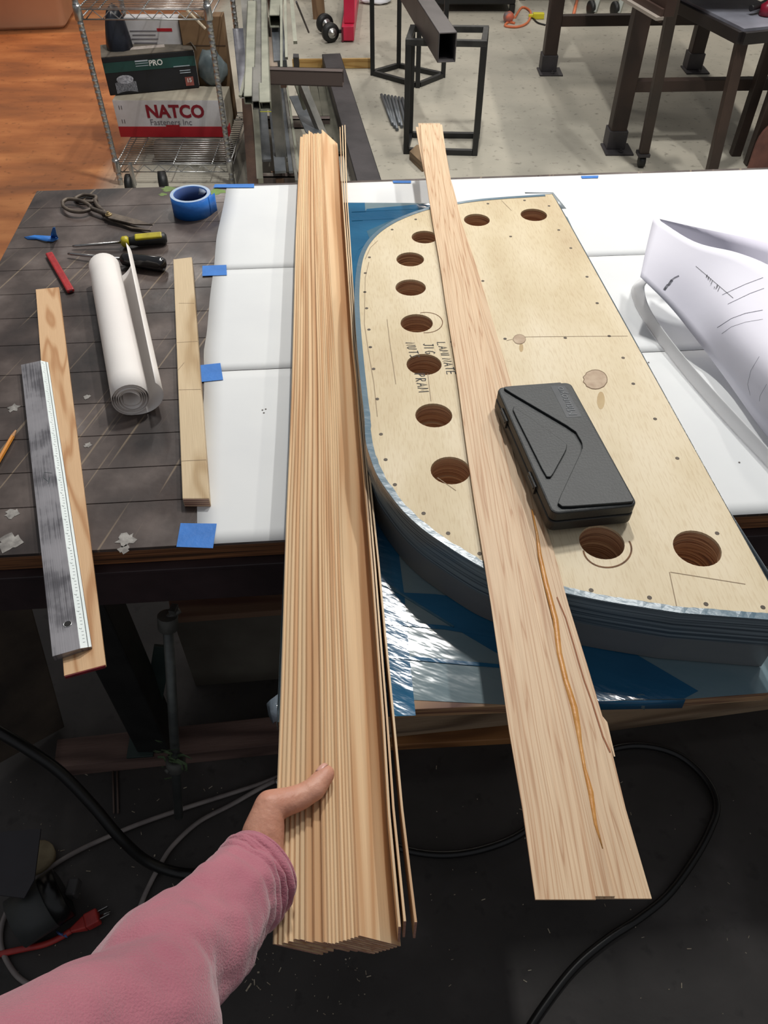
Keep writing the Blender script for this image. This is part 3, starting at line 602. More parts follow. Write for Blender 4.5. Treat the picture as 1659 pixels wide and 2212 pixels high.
cl = plain('clear_film_corner', (128, 138, 146), (160, 168, 172), rough=.2)
A_, B_ = OUT9[0], OUT9[-1]; dj = (B_ - A_).normalized(); nj = Vector((-dj.y, dj.x, 0)); nj = nj if nj.x > 0 else -nj
M = MB(); M.grid([[A_ + nj * .002 + Vector((0, 0, .000)), A_ + dj * .5 + nj * .002, at(1567, 1100, JT) + nj * .004, B_ + nj * .012], [A_ + nj * .003 + Vector((0, 0, -.03)), A_ + dj * .5 + nj * .003 + Vector((0, 0, -.03)), at(1567, 1100, JT) + nj * .012 + Vector((0, 0, -.02)), B_ + nj * .02 + Vector((0, 0, -.03))]]); M.build('loose_side_film', cl, jig, solid=.0005)
M = MB(); M.grid([[A_ + Vector((-.06, .008, .0005)), A_ + Vector((.002, .006, .001)), A_ + dj * .07 + nj * .012], [A_ + Vector((-.06, .001, .001)), A_ + Vector((-.001, .001, .001)), A_ + dj * .07 + nj * .001]]); M.build('loose_corner_film', cl, jig, solid=.0005)

# ================================================================== black measuring-tool case
ct = JT + .0075
TL, TR, BR, BL = at(1072, 838, ct + .034), at(1229, 823, ct + .034), at(1380, 1084, ct + .034), at(1188, 1118, ct + .034)
ctr = (TL + TR + BR + BL) / 4; dl = ((TL - BL) + (TR - BR)).normalized(); cl_ = ((TL - BL).length + (TR - BR).length) / 2; cw = ((TR - TL).length + (BR - BL).length) / 2
yaw = atan2(dl.y, dl.x) - pi / 2
cs = bpy.data.objects.new('tool_case', None); COL.objects.link(cs); cs.empty_display_size = .05; cs.location = (ctr.x, ctr.y, ct + .0004); cs.rotation_euler = (0, radians(2.6), yaw)
OFF[cs.name] = Vector((0, 0, 0)); tag(cs, 'flat black plastic tool case with raised angular lid, on the long board and jig', 'case')
blkp = plain('black_moulded_plastic', (30, 34, 35), (40, 44, 45), rough=.5, scale=14, bump=.12, bscale=300)
blkp2 = plain('black_moulded_plastic_dark', (26, 28, 29), (34, 36, 37), rough=.45, scale=14, bump=.1, bscale=300)
def rrect(w, l, r, n=5, cx=0, cy=0):
    P = []
    for (sx, sy, a0) in ((1, 1, 0), (-1, 1, 90), (-1, -1, 180), (1, -1, 270)):
        for k in range(n + 1): a = radians(a0 + 90 * k / n); P.append((cx + sx * (w / 2 - r) + r * cos(a), cy + sy * (l / 2 - r) + r * sin(a)))
    return P
M = MB(); M.prism(rrect(cw, cl_, .010), .0, .017); M.build('base_shell', blkp2, cs, bevel=.002)
M = MB(); M.prism(rrect(cw - .001, cl_ - .001, .010), .0176, .0335); M.build('lid', blkp, cs, bevel=.0024)
def chaik(P, n=2):
    for _ in range(n):
        Q = []
        for i in range(len(P)): a = Vector(P[i]); b = Vector(P[(i + 1) % len(P)]); Q += [a * .88 + b * .12, a * .12 + b * .88]
        P = Q
    return [(p[0], p[1]) for p in P]
# relief outlines measured on the lid in the photograph
iz = ct + .034; inv = Matrix.Rotation(-yaw, 3, 'Z')
def loc(x, y): v = inv @ (at(1050 + x / 4.74, 800 + y / 4.74, iz + .003) - Vector((ctr.x, ctr.y, iz + .003))); return (v.x, v.y)
rel1 = [loc(165, 160), loc(830, 108), loc(1510, 1320), loc(1500, 1365), loc(770, 1412), loc(712, 1370), loc(975, 800), loc(972, 735), loc(900, 610), loc(175, 205)]
x1 = cw / 2 - .004; rel1[1] = (min(rel1[1][0], x1), cl_ / 2 - .004); rel1 = [(max(-x1, min(x1, a)), max(-cl_ / 2 + .004, min(cl_ / 2 - .004, b))) for a, b in rel1]
M = MB(); M.prism(chaik(rel1, 1), .0333, .0372); M.build('raised_panel', blkp, cs, bevel=.0009)
rel2 = [loc(268, 378), loc(820, 750), loc(810, 815), loc(655, 1100), loc(600, 1100), loc(262, 420)]
M = MB(); M.prism(chaik(rel2, 1), .0333, .0366); M.build('raised_panel', blkp, cs, bevel=.0009)
q = [loc(648, 158), loc(795, 150), loc(972, 468), loc(815, 486)]
M = MB(); M.prism(q, .0370, .03745); M.build('name_plate', plain('plate_plastic', (50, 55, 60), (58, 62, 67), rough=.4, scale=60), cs)
qa, qb = Vector(q[3] + (0,)), Vector(q[0] + (0,)); upv = (Vector(q[0] + (0,)) - Vector(q[1] + (0,))); dirv = (qb - qa)
text_mesh('Mitutoyo', dirv.length / 4.15, .00035, Vector(q[2] + (.0376,)) + dirv * .04 + upv * .25, dirv, upv, 'embossed_lettering', plain('embossed_plastic', (92, 97, 101), rough=.4), cs)
for yy in (.30, -.22):
    M = MB(); M.box((-cw / 2 - .0008, cl_ * yy, .017), (.0035, .030, .014)); M.build('latch', blkp2, cs, bevel=.0007)
    M = MB(); M.box((-cw / 2 - .0028, cl_ * yy, .0185), (.0012, .024, .003)); M.build('latch_rib', blkp, cs)

# ================================================================== long strips
fir = wood('pale_fir_strip', (226, 196, 160), (196, 154, 116), rings=9, across=62, along=1.5, varhue=.03, contrast=(.4, .95))
fir2 = wood('honey_fir_strip', (232, 202, 162), (208, 166, 124), rings=7, across=14, along=.5, varhue=.06, fine=.12)
SW = .055; ST = .0024
def strip_mesh(path_fn, ys_, z_fn, d, nrm, w, t):
    """strip whose upper-left edge follows x=path(y); d is the width direction and nrm the thickness direction in x-z"""
    M = MB(); b = len(M.v); n = len(ys_); r = random.random() * 5
    for y in ys_:
        A = Vector((path_fn(y), y, z_fn(y)))
        for q in (A, A + nrm * t, A + nrm * t + d * w, A + d * w): M.v.append(q)
    per = [0, t, t + w, 2 * t + w, 2 * t + 2 * w]
    for i in range(n - 1):
        for k in range(4):
            j = (k + 1) % 4; u0, u1 = ys_[i] + r, ys_[i + 1] + r
            M.face((b + i * 4 + k, b + i * 4 + j, b + i * 4 + 4 + j, b + i * 4 + 4 + k), [(u0, per[k]), (u0, per[k + 1]), (u1, per[k + 1]), (u1, per[k])])
    M.face((b, b + 1, b + 2, b + 3), [(r, 0), (r, .01), (r + .02, .01), (r + .02, 0)]); e = b + (n - 1) * 4; M.face((e + 3, e + 2, e + 1, e), [(r, 0), (r, .01), (r + .02, .01), (r + .02, 0)])
    return M
END = plain('pinkish_end_grain', (190, 142, 122), (156, 112, 96), rough=.75, scale=300)
def ends(o):
    o.data.materials.append(END); n = len(o.data.polygons); o.data.polygons[n - 1].material_index = 1; o.data.polygons[n - 2].material_index = 1; return o
LEAN = radians(43); BZ = BT + .0006 + .0006
ZT = BZ + SW * sin(LEAN)
Lpx = [(649.5, 295), (645, 393), (640, 510), (635, 722), (630, 898), (620, 1128), (609, 1502), (603.7, 1600), (599, 1800), (593, 2038)]
Rpx = [(696, 285), (700, 348), (704, 430), (713, 575), (723, 738), (732, 900), (742, 1225), (752, 1421), (759, 1600), (766, 1781), (777, 2022)]
Lt = [(at(x, y, ZT).y, at(x, y, ZT).x) for x, y in Lpx]; Rt = [(at(x, y, ZT).y, at(x, y, ZT).x) for x, y in Rpx]
near0 = at(760, 2026, ZT).y; far0 = at(690, 292, ZT).y
ws = [1.0, 1.15, 1.3, 1.2, 1.25, 1.3, 1.9, 2.1, 1.0, .85, .85, .85, .9, .9, .85, .85, .9]
cum = [0]
for w in ws: cum.append(cum[-1] + w)
fr_ = [c / cum[-1] for c in cum]
nearpx = [2040, 2041, 2037, 2034, 2029, 2030, 2034, 2034, 2036, 2038, 2039, 2037, 2034, 2032, 2030, 2027, 2025, 2022]
farpx = [296, 296, 291, 291, 289, 290, 283, 286, 291, 289, 289, 290, 288, 288, 290, 290, 289, 281]
gap = .0003
for i, t in enumerate(fr_):
    fn = lambda y, t=t: interp(Lt, y) * (1 - t) + interp(Rt, y) * t - ST * sin(LEAN) + .0006 * sin(y * 5 + t * 40)*0
    y0 = at(700, nearpx[i], ZT).y; y1 = at(700, farpx[i], ZT).y
    yy = [y0 + (y1 - y0) * k / 14 for k in range(15)]
    d = Vector((cos(LEAN), 0, -sin(LEAN))); nm = Vector((sin(LEAN), 0, cos(LEAN)))
    M = strip_mesh(fn, yy, lambda y: ZT, d, nm, SW, ST - .0001)
    o = ends(M.build('veneer_strip', fir2))
    tag(o, ('thin wood strip, leftmost of the leaning bundle held by the hand' if i == 0 else 'long thin wood strip showing its broad face, last and rightmost of the leaning bundle' if i == len(fr_) - 1 else 'long thin wood strip, %s from the left edge of the leaning bundle' % ORD[i]), 'wood strip', 'strips leaning in the bundle')
# three strips standing on edge to the right of the bundle
cpx = [(746, 272), (750, 413), (756.5, 510), (764, 624), (771, 732), (782, 820), (787.5, 898), (797, 998), (807, 1095), (815, 1160), (825, 1274), (834.7, 1372), (846, 1486), (856, 1584), (865, 1690), (878, 1811), (890, 1901), (901, 1992)]
ZV = BZ + SW
Ct = [(at(x, y, ZV).y, at(x, y, ZV).x) for x, y in cpx]
offA = [(.15, .0165), (.25, .0155), (.45, .011), (.8, .0072), (1.2, .0066), (1.6, .0085), (2.2, .0135)]
offB = [(.15, .0110), (.25, .0100), (.45, .0072), (.8, .0036), (1.2, .0034), (1.6, .0042), (2.2, .0068)]
for k, (off_, npx, fpx, lab) in enumerate(((offA, 2002, 274, 'strip standing on edge, left one of the three beside the leaning bundle'), (offB, 1990, 271, 'strip standing on edge, middle one of the three beside the leaning bundle'), (None, 1992, 270, 'strip standing on edge, right one of three, bowed away from the others'))):
    fn = lambda y, o_=off_: interp(Ct, y) - (interp(o_, y) if o_ else 0) - ST
    y0 = at(880, npx, ZV).y; y1 = at(740, fpx, ZV).y; yy = [y0 + (y1 - y0) * q / 18 for q in range(19)]
    M = strip_mesh(fn, yy, lambda y: ZV, Vector((0, 0, -1)), Vector((1, 0, 0)), SW, ST)
    tag(ends(M.build('veneer_strip', fir2)), 'thin wood ' + lab, 'wood strip', 'strips standing on edge')
# long board of three overlapping strips on the jig
BL_ = [(908, 274), (913, 330), (922, 400), (934, 478), (951, 575), (965, 673), (986, 803), (998, 898), (1016, 1030), (1042, 1193), (1068, 1356), (1094, 1548), (1128, 1745), (1156, 1944)]
BR_ = [(945, 273), (951, 300), (964, 357), (983, 419), (996, 478), (1029, 575), (1058, 673), (1087, 771), (1115, 870), (1142, 990), (1167, 1104), (1195, 1187), (1218, 1271), (1246, 1374), (1278, 1465), (1308, 1565), (1320, 1633), (1338, 1706), (1372, 1813), (1407, 1940)]
zb = JT + .0012
BLt = [(at(x, y, zb + .006).y, at(x, y, zb + .006).x) for x, y in BL_]; BRt = [(at(x, y, zb + .0024).y, at(x, y, zb + .0024).x) for x, y in BR_]
def left_of(k, y):
    l = interp(BLt, y); r = interp(BRt, y) - .055
    return l + (r - l) * k
def flat_strip(k, z, ynpx, yfpx, lab, dx=0, w=.055):
    y0 = at(1200, ynpx, z).y; y1 = at(930, yfpx, z).y; yy = [y0 + (y1 - y0) * q / 22 for q in range(23)]
    wf = lambda y: w if k > 0 else w
    M = strip_mesh(lambda y: left_of(k, y) + dx, yy, lambda y: z, Vector((1, 0, 0)), Vector((0, 0, 1)), w, .0022)
    o = M.build('wood_strip', fir, None, bevel=.0003); tag(o, lab, 'wood strip'); return o
flat_strip(1.0, zb, 1943, 276, 'pale wood strip, lowest and rightmost of the overlapping three on the jig', w=.0555)
sC = flat_strip(.36, zb + .0024, 1938, 268, 'pale wood strip on the jig with an orange pitch streak along its right edge')
flat_strip(0, zb + .0048, 1945, 271, 'pale wood strip topmost of the overlapping three on the jig, left side')
flat_strip(-.0, zb - .0004 + .0001, 560, 274, 'short narrow pale strip peeking out left under the long board at the far end', dx=-.011, w=.010) if False else None
# pitch streak
pitch = plain('orange_pitch', (196, 134, 66), (214, 158, 92), rough=.35, scale=50, bump=.3)
spx = [(1149, 1100, 3), (1159, 1152, 6), (1167, 1199, 8), (1179, 1259, 11), (1199, 1338, 13), (1209, 1410, 11), (1222, 1469, 12), (1240, 1529, 15), (1250, 1575, 11), (1254, 1610, 8), (1262, 1660, 8), (1277, 1711, 11), (1286, 1779, 7), (1301, 1833, 3)]
M = MB(); zz = zb + .0024 + .0023; L1 = []; R1 = []
for i, (x, y, w) in enumerate(spx):
    j = 1.5 * sin(i * 2.1); L1.append(at(x - w / 2 + j, y, zz)); R1.append(at(x + w / 2 + j * .4, y, zz))
M.grid([L1, R1]); M.build('pitch_streak', pitch, sC, solid=.0002)
spl = at(1328, 1636, zb); M = MB(); M.hexa([at(1300, 1545, zb), at(1312, 1560, zb), at(1312, 1560, zb + .002), at(1300, 1545, zb + .002), at(1326, 1634, zb), at(1329, 1634, zb), at(1329, 1634, zb + .002), at(1326, 1634, zb + .002)]); M.build('splinter', fir, sC)
crk = plain('grain_crack', (150, 92, 56), rough=.7)
M = MB(); M.ribbon([at(x, y, zb + .0024) for x, y in ((1203, 1290), (1222, 1335), (1240, 1395), (1250, 1430), (1262, 1470), (1280, 1520), (1302, 1590), (1318, 1625))], .0016, lift=.0004); M.build('grain_crack', crk, sC, recalc=False)
# ================================================================== things on the bench
# --- steel straightedge over a wood strip, both overhanging the front edge
z = T + .0004
wl = [at(77, 625, z + .0055), at(127, 620, z + .0055), at(228, 1436, z + .0055), at(138, 1460, z + .0055)]
M = MB(); dn = Vector((0, 0, -.0055)); A, B, C, D = wl[3], wl[2], wl[1], wl[0]
M.hexa([A + dn, B + dn, B, A, D + dn, C + dn, C, D])
fir3 = wood('bold_grain_fir', (220, 182, 140), (190, 142, 98), rings=8, across=15, along=2.2, varhue=.01, contrast=(.5, .85), fine=.15)
o = M.build('wood_strip', fir3, None, bevel=.0006); tag(o, 'short flat wood strip with a red end, under the metal straightedge', 'wood strip')
redp = plain('red_paint', (130, 30, 40), (96, 24, 34), rough=.6, scale=60)
M = MB(); M.bar(A + dn * .55 + Vector((.001, -.0008, 0)), B + dn * .55 + Vector((-.001, -.0008, 0)), .0012, .005); M.build('red_painted_end', redp, o)
z2 = z + .0058; sh = .011
a0, a1, a2, a3 = at(45, 788, z2 + sh), at(87, 779, z2 + sh), at(173, 1401, z2 + sh), at(113, 1418, z2 + sh)
b1, b2 = at(104, 783, z2 + .004), at(198, 1397, z2 + .004)
se = thing('straightedge', 'long brushed metal straightedge with a white scale strip, hanging over the bench front', 'straightedge', ((a0 + a2) / 2) * 1.0 + Vector((0, 0, -sh)))
def brushed():
    m, nt, b = newmat('brushed_scuffed_aluminium'); L = nt.links; b.inputs['Metallic'].default_value = .75
    uv = N(nt, 'ShaderNodeTexCoord'); mq = N(nt, 'ShaderNodeMapping'); mq.inputs['Rotation'].default_value = (0, 0, -(atan2((a0 - a3).y, (a0 - a3).x) - pi / 2)); L.new(uv.outputs['Object'], mq.inputs[0]); mp = N(nt, 'ShaderNodeMapping'); mp.inputs['Scale'].default_value = (420, 5, 1); L.new(mq.outputs[0], mp.inputs[0])
    n = N(nt, 'ShaderNodeTexNoise'); n.inputs['Scale'].default_value = 1; n.inputs['Detail'].default_value = 4; L.new(mp.outputs[0], n.inputs[0])
    n2 = N(nt, 'ShaderNodeTexNoise'); n2.inputs['Scale'].default_value = 18; n2.inputs['Detail'].default_value = 8; L.new(uv.outputs['Object'], n2.inputs[0])
    ad = N(nt, 'ShaderNodeMath', operation='ADD'); L.new(n.outputs[0], ad.inputs[0]); L.new(n2.outputs[0], ad.inputs[1])
    r = ramp(nt, [(.8, (112, 110, 114)), (1.0, (138, 136, 140)), (1.0, (158, 156, 160))]); dv = N(nt, 'ShaderNodeMath', operation='MULTIPLY'); dv.inputs[1].default_value = 1.0; L.new(ad.outputs[0], dv.inputs[0])
    r.color_ramp.elements[0].position = .75; r.color_ramp.elements[1].position = .95; L.new(dv.outputs[0], r.inputs[0]); L.new(r.outputs[0], b.inputs['Base Color'])
    r2 = N(nt, 'ShaderNodeMapRange'); r2.inputs[1].default_value = .35; r2.inputs[2].default_value = .65; r2.inputs[3].default_value = .3; r2.inputs[4].default_value = .55; L.new(n2.outputs[0], r2.inputs[0]); L.new(r2.outputs[0], b.inputs['Roughness'])
    bp = N(nt, 'ShaderNodeBump'); bp.inputs['Strength'].default_value = .15; bp.inputs['Distance'].default_value = .001; L.new(ad.outputs[0], bp.inputs['Height']); L.new(bp.outputs[0], b.inputs['Normal']); return m
alu = brushed(); V = Vector
M = MB(); z0v = lambda p, zz: V((p.x, p.y, zz))
lo = z2
i = M.add([a0, a1, b1, z0v(b1, lo), z0v(a0, lo), a3, a2, b2, z0v(b2, lo), z0v(a3, lo)])
M.face((i, i + 5, i + 6, i + 1)); M.face((i + 1, i + 6, i + 7, i + 2)); M.face((i + 2, i + 7, i + 8, i + 3)); M.face((i + 3, i + 8, i + 9, i + 4)); M.face((i + 4, i + 9, i + 5, i)); M.face((i, i + 1, i + 2, i + 3, i + 4)); M.face((i + 5, i + 9, i + 8, i + 7, i + 6))
M.build('metal_bar', alu, se, bevel=.0004)
wt = plain('white_scale_tape', (226, 236, 234), (236, 244, 242), rough=.35, scale=20)
nn = (b1 - a1).cross(a2 - a1).normalized(); nn = nn if nn.z > 0 else -nn
M = MB(); e = nn * .0004
M.hexa([a1 + (b1 - a1) * .02, a1 + (b1 - a1) * .98, a1 + (b1 - a1) * .98 + e, a1 + (b1 - a1) * .02 + e, a2 + (b2 - a2) * .02, a2 + (b2 - a2) * .98, a2 + (b2 - a2) * .98 + e, a2 + (b2 - a2) * .02 + e]); M.build('scale_tape', wt, se)
sink = plain('scale_ink', (70, 78, 80), rough=.5); M = MB(); nT = 110
for k in range(nT):
    t = (k + 1) / (nT + 1.5); p = a1 + (a2 - a1) * t; q = b1 + (b2 - b1) * t; w = q - p; L_ = .38 if k % 5 == 0 else .2
    s0 = .30 + .08 * sin(k * 1.256)
    if k % 5 == 0: M.ribbon([p + w * .14 + e, p + w * (.14 + L_ * .5) + (a2 - a1).normalized() * .002 + e, p + w * .36 + e], .0006, nn, .0002)
    else: M.ribbon([p + w * .30 + e, p + w * (.30 + L_) + e], .0005, nn, .0002)
M.ribbon([a1 + (b1 - a1) * .7 + e, a2 + (b2 - a2) * .7 + e], .0010, nn, .0002)
M.build('scale_marks', sink, se, recalc=False)
hp = at(146, 1348, z2 + sh); M = MB(); M.lathe(hp, (0, 0, 1), [(0, .0046), (.0003, .0046)], 16, False); M.build('drilled_hole', plain('hole_dark', (14, 12, 12)), se)
M = MB(); M.tube([hp + V((.0052 * cos(k * pi / 8), .0052 * sin(k * pi / 8), .0002)) for k in range(16)], .0006, 6, closed=True); M.build('hole_rim', plain('bright_metal', (210, 210, 212), rough=.25, metal=1), se)
M = MB(); M.ribbon([at(x, y, z2 + sh) for x, y in ((112, 1022), (96, 1020), (94, 1032), (104, 1040), (108, 1030), (104, 1046))], .0008, lift=.0003); M.build('pencil_mark', sink, se, recalc=False)
# --- yellow pencil at the left edge
p0, p1 = at(-40, 1060, T + .0045), at(37, 925, T + .0045); pc = thing('pencil', 'orange yellow pencil lying at the left edge beside the straightedge', 'pencil', (p0 + p1) / 2 + V((0, 0, -.0045)))
d = (p1 - p0).normalized(); ln = (p1 - p0).length
M = MB(); M.lathe(p0, d, [(0, .0037), (ln - .022, .0037)], 6, False); M.build('shaft', plain('pencil_paint', (206, 130, 46), (214, 142, 58), rough=.35, scale=30), pc)
M = MB(); M.lathe(p0 + d * (ln - .022), d, [(0, .0036), (.016, .0013)], 12, False); M.build('sharpened_cone', plain('cedar', (196, 150, 104), (176, 126, 84), rough=.7, scale=80), pc)
M = MB(); M.lathe(p0 + d * (ln - .006), d, [(0, .0013), (.006, .0002)], 8, False); M.build('lead', plain('graphite', (50, 50, 54), rough=.4), pc)
# --- red carpenter pencil
p0, p1 = at(106, 548, T + .006), at(153, 629, T + .006); tp = thing('carpenter_pencil', 'flat red carpenter pencil lying above the short fir strip', 'pencil', (p0 + p1) / 2 + V((0, 0, -.006)))
M = MB(); M.bar(p0, p1, .016, .009); M.build('shaft', plain('red_pencil_paint', (176, 44, 46), (150, 36, 40), rough=.4, scale=70, bump=.2), tp, bevel=.003)
M = MB(); dd = (p1 - p0).normalized(); M.bar(p1 + dd * .0002, p1 + dd * .0012, .006, .003); M.build('lead', MC['graphite'], tp)
# --- blue tape scraps
M = MB()
M.grid([[at(52, 512, T + .001), at(60, 517, T + .001)], [at(75, 508, T + .004), at(80, 517, T + .002)], [at(95, 509, T + .010), at(98, 521, T + .004)], [at(110, 510, T + .006), at(114, 522, T + .002)], [at(122, 508, T + .010), at(126, 516, T + .003)]])
M.grid([[at(110, 512, T + .004), at(126, 514, T + .004)], [at(110, 504, T + .020), at(122, 506, T + .018)], [at(114, 492, T + .045), at(119, 491, T + .045)]])
tag(M.build('tape_scrap', btape, None, solid=.0008), 'crumpled scrap of blue tape standing up on the bench left of the scissors', 'tape')
# --- tape roll
rc = at(411, 455, T); R = .0485; top = T + .046
M0 = thing('tape_roll', 'upright roll of blue masking tape at the far end of the bench', 'tape roll', (rc.x, rc.y, T)); rc = V((at(411, 478, T).x, at(411, 478, T).y + R, T))
M0.location = (rc.x, rc.y, T); OFF[M0.name] = V((rc.x, rc.y, T))
def ringp(r0, r1, z0, z1, seg=48):
    M = MB(); b = M.add([(rc.x + r * cos(2 * pi * k / seg), rc.y + r * sin(2 * pi * k / seg), zz) for (r, zz) in ((r1, z0), (r1, z1), (r0, z1), (r0, z0)) for k in range(seg)])
    for l in range(4):
        for k in range(seg): q = (k + 1) % seg; m = (l + 1) % 4; M.face((b + l * seg + k, b + l * seg + q, b + m * seg + q, b + m * seg + k), None, l in (0, 2))
    return M
rb = plain('blue_tape_roll_side', (30, 104, 190), (38, 116, 204), rough=.45, scale=20, bump=.12, bscale=200)
ringp(.0402, R, T + .0003, top).build('tape', rb, M0); ringp(.0388, .0400, T + .0003, top - .001).build('cardboard_core', plain('blue_shade_core', (40, 70, 130), (60, 84, 130), rough=.7, scale=12), M0)
ringp(.0404, R - .0004, top, top + .0004).build('tape_edge', plain('pale_tape_edge', (156, 176, 200), (170, 186, 206), rough=.5, scale=90), M0)
M = MB(); a_ = -.35; M.grid([[V((rc.x + (R + .0005 + .003 * t * t * 3) * cos(a_ + .45 * t), rc.y + (R + .0005 + .003 * t * t * 3) * sin(a_ + .45 * t), zz)) for t in [k / 5 for k in range(6)]] for zz in (T + .001, top - .001)]); M.build('loose_tape_end', rb, M0, solid=.0003)
M = MB(); M.grid([[V((rc.x + .0385 * cos(a), rc.y + .0385 * sin(a), top - .002)) for a in (.35, .75, 1.15)], [V((rc.x + .030 * cos(a), rc.y + .030 * sin(a), top - .008 - .01 * (a - .35))) for a in (.35, .75, 1.15)]]); M.build('torn_liner', plain('grey_liner', (150, 160, 176), (90, 110, 140), rough=.6, scale=30), M0, solid=.0005)
# --- scissors
rust = plain('rusty_dark_steel', (70, 62, 56), (112, 100, 88), rough=.55, metal=.35, scale=30, bump=.3)
sc_ = thing('scissors', 'old rusty tailor scissors lying open near the back of the bench', 'scissors', at(235, 462, T))
def ringpath(pts, z): return spline([at(x, y, T + z) for x, y in pts + [pts[0]]], 5)[:-1]
for (loop, arm, bl_, zz) in (([(135, 436), (146, 430), (168, 432), (188, 440), (196, 450), (180, 457), (155, 456), (138, 447)], [(196, 450), (215, 457), (235, 464)], [(222, 455), (262, 466), (300, 476), (330, 486), (290, 485), (235, 472)], .013), ([(162, 428), (180, 421), (205, 424), (206, 431), (196, 436), (170, 434)], [(204, 432), (212, 446), (228, 460)], [(218, 462), (255, 478), (295, 490), (326, 499), (285, 494), (225, 472)], .006)):
    M = MB(); M.tube(ringpath(loop, zz), .0045, 8, closed=True); M.tube(spline([at(x, y, T + zz) for x, y in arm], 4), [.0055] * 9, 8)
    M.build('handle_ring', rust, sc_)
    M = MB(); P = [at(x, y, T + zz) for x, y in bl_]; M.prism([(p.x, p.y) for p in P], T + zz - .002, T + zz + .0015); M.build('blade', rust, sc_, bevel=.0005)
M = MB(); M.lathe(at(235, 465, T + .014), (0, 0, 1), [(0, .008), (.003, .008), (.004, .005), (.006, .005), (.007, .0035), (.009, .003)], 12, False); M.build('pivot_screw', plain('brassy_screw', (130, 112, 78), (160, 140, 100), rough=.45, metal=.6), sc_)
# --- screwdrivers
chrome = plain('worn_chrome_shank', (150, 148, 146), (186, 184, 182), rough=.25, metal=1, scale=40)
def sdriver(name, lab, tip, neck, end, r, prof, mats, hz):
    t0, n0, e0 = at(*tip, T + hz * .55), at(*neck, T + hz), at(*end, T + hz)
    th = thing(name, lab, 'screwdriver', (t0 + e0) / 2 + V((0, 0, -hz))); d = (e0 - n0).normalized(); ln = (e0 - n0).length
    M = MB(); M.tube([t0, t0 + (n0 - t0) * .06, n0], [.0022, .0031, .0031], 10); M.build('shank', chrome, th)
    return th, n0, d, ln
th, n0, d, ln = sdriver('screwdriver', 'yellow and black handled screwdriver on the bench below the scissors', (157, 532), (262, 523), (360, 514), 0, None, None, .014)
blkr = plain('black_rubber', (24, 25, 25), (36, 37, 37), rough=.5, scale=60); yel = plain('grimy_yellow_plastic', (190, 176, 36), (164, 150, 40), rough=.4, scale=50)
M = MB(); M.lathe(n0, d, [(0, .008), (.004, .0125), (.014, .0125), (.018, .009)], 14); M.build('collar', yel, th)
M = MB(); M.lathe(n0 + d * .016, d, [(0, .009), (.008, .0095), (.02, .0125), (ln - .02, .013), (ln - .016, .008)], 14); M.build('grip', blkr, th)
up = V((0, -.35, 1)).normalized(); c = n0 + d * (ln * .66 - .004) + up * .0085
M = MB(); M.bar(c - d * ln * .30, c + d * ln * .30, .017, .011, up); M.build('yellow_inlay', yel, th, bevel=.003)
th, n0, d, ln = sdriver('screwdriver', 'glossy black fluted screwdriver lying behind the rolled white paper', (147, 548), (262, 559), (357, 572), 0, None, None, .0165)
gb = plain('glossy_black_plastic', (12, 12, 13), (20, 20, 22), rough=.15, scale=10, coat=.5)
M = MB(); seg = 24; prof = [(0, .008), (.006, .0135), (.016, .0150), (.026, .0135), (.04, .0150), (ln - .012, .0162), (ln - .003, .013), (ln, .006)]; u = d.orthogonal().normalized(); w = d.cross(u); b = len(M.v)
for (h, r) in prof:
    for k in range(seg): rr = r * (1 - (.14 if k % 4 == 0 and .03 < h < ln - .005 else 0)); a = 2 * pi * k / seg; M.v.append(n0 + d * h + (u * cos(a) + w * sin(a)) * rr)
for i in range(len(prof) - 1):
    for k in range(seg): q = (k + 1) % seg; M.face((b + i * seg + k, b + i * seg + q, b + (i + 1) * seg + q, b + (i + 1) * seg + k), None, True)
M.face([b + (len(prof) - 1) * seg + k for k in range(seg)]); M.build('fluted_handle', gb, th)
# --- paper roll
pr0 = V((at(283, 862, T + .036).x, at(283, 862, T + .036).y, T)); pr1 = V((at(226, 575, T + .036).x, at(226, 575, T + .036).y, T))
ax = (pr1 - pr0).normalized(); px = V((ax.y, -ax.x, 0)); L_ = (pr1 - pr0).length
rl = thing('paper_roll', 'loose roll of white paper with one edge curling open, beside the plywood stick', 'paper roll', (pr0 + pr1) / 2)
sec = []; turns = 5.2; n = 150; r0, r1 = .0140, .0335
for k in range(n + 1):
    t = k / n; a = -pi / 2 - (1 - t) * turns * 2 * pi; r = r0 + (r1 - r0) * t ** 1.0; sec.append((r * cos(a), .0345 + r * sin(a)))
for k in range(1, 26):
    t = k / 25; a = -pi / 2 + t * 2.35; R_ = .0335 + .016 * t; sec.append((R_ * cos(a) * (1.0) + .012 * sin(t * pi / 2), .0345 + .0335 * sin(a) * (1 + .42 * t) ))
G = []
rows = 10
for j in range(rows + 1):
    f = j / rows; row = []
    for i, (s, hh) in enumerate(sec):
        tt = max(0, (i - n) / 25); shift = L_ * f + (-.012 * tt) * (1 - f) + .004 * (1 - i / n if i < n else 0) * sin(i * .3) * (1 - f)
        wob = 1 + .0 * f; flare = tt * .008 * f
        row.append(pr0 + ax * shift + px * (s * wob + flare) + V((0, 0, hh + tt * .012 * f)))
    G.append(row)
proll = plain('cream_white_paper', (232, 226, 222), (238, 233, 228), rough=.7, scale=6, bump=.05)
M = MB(); M.grid(G); M.build('rolled_sheet', proll, rl, solid=.0003)
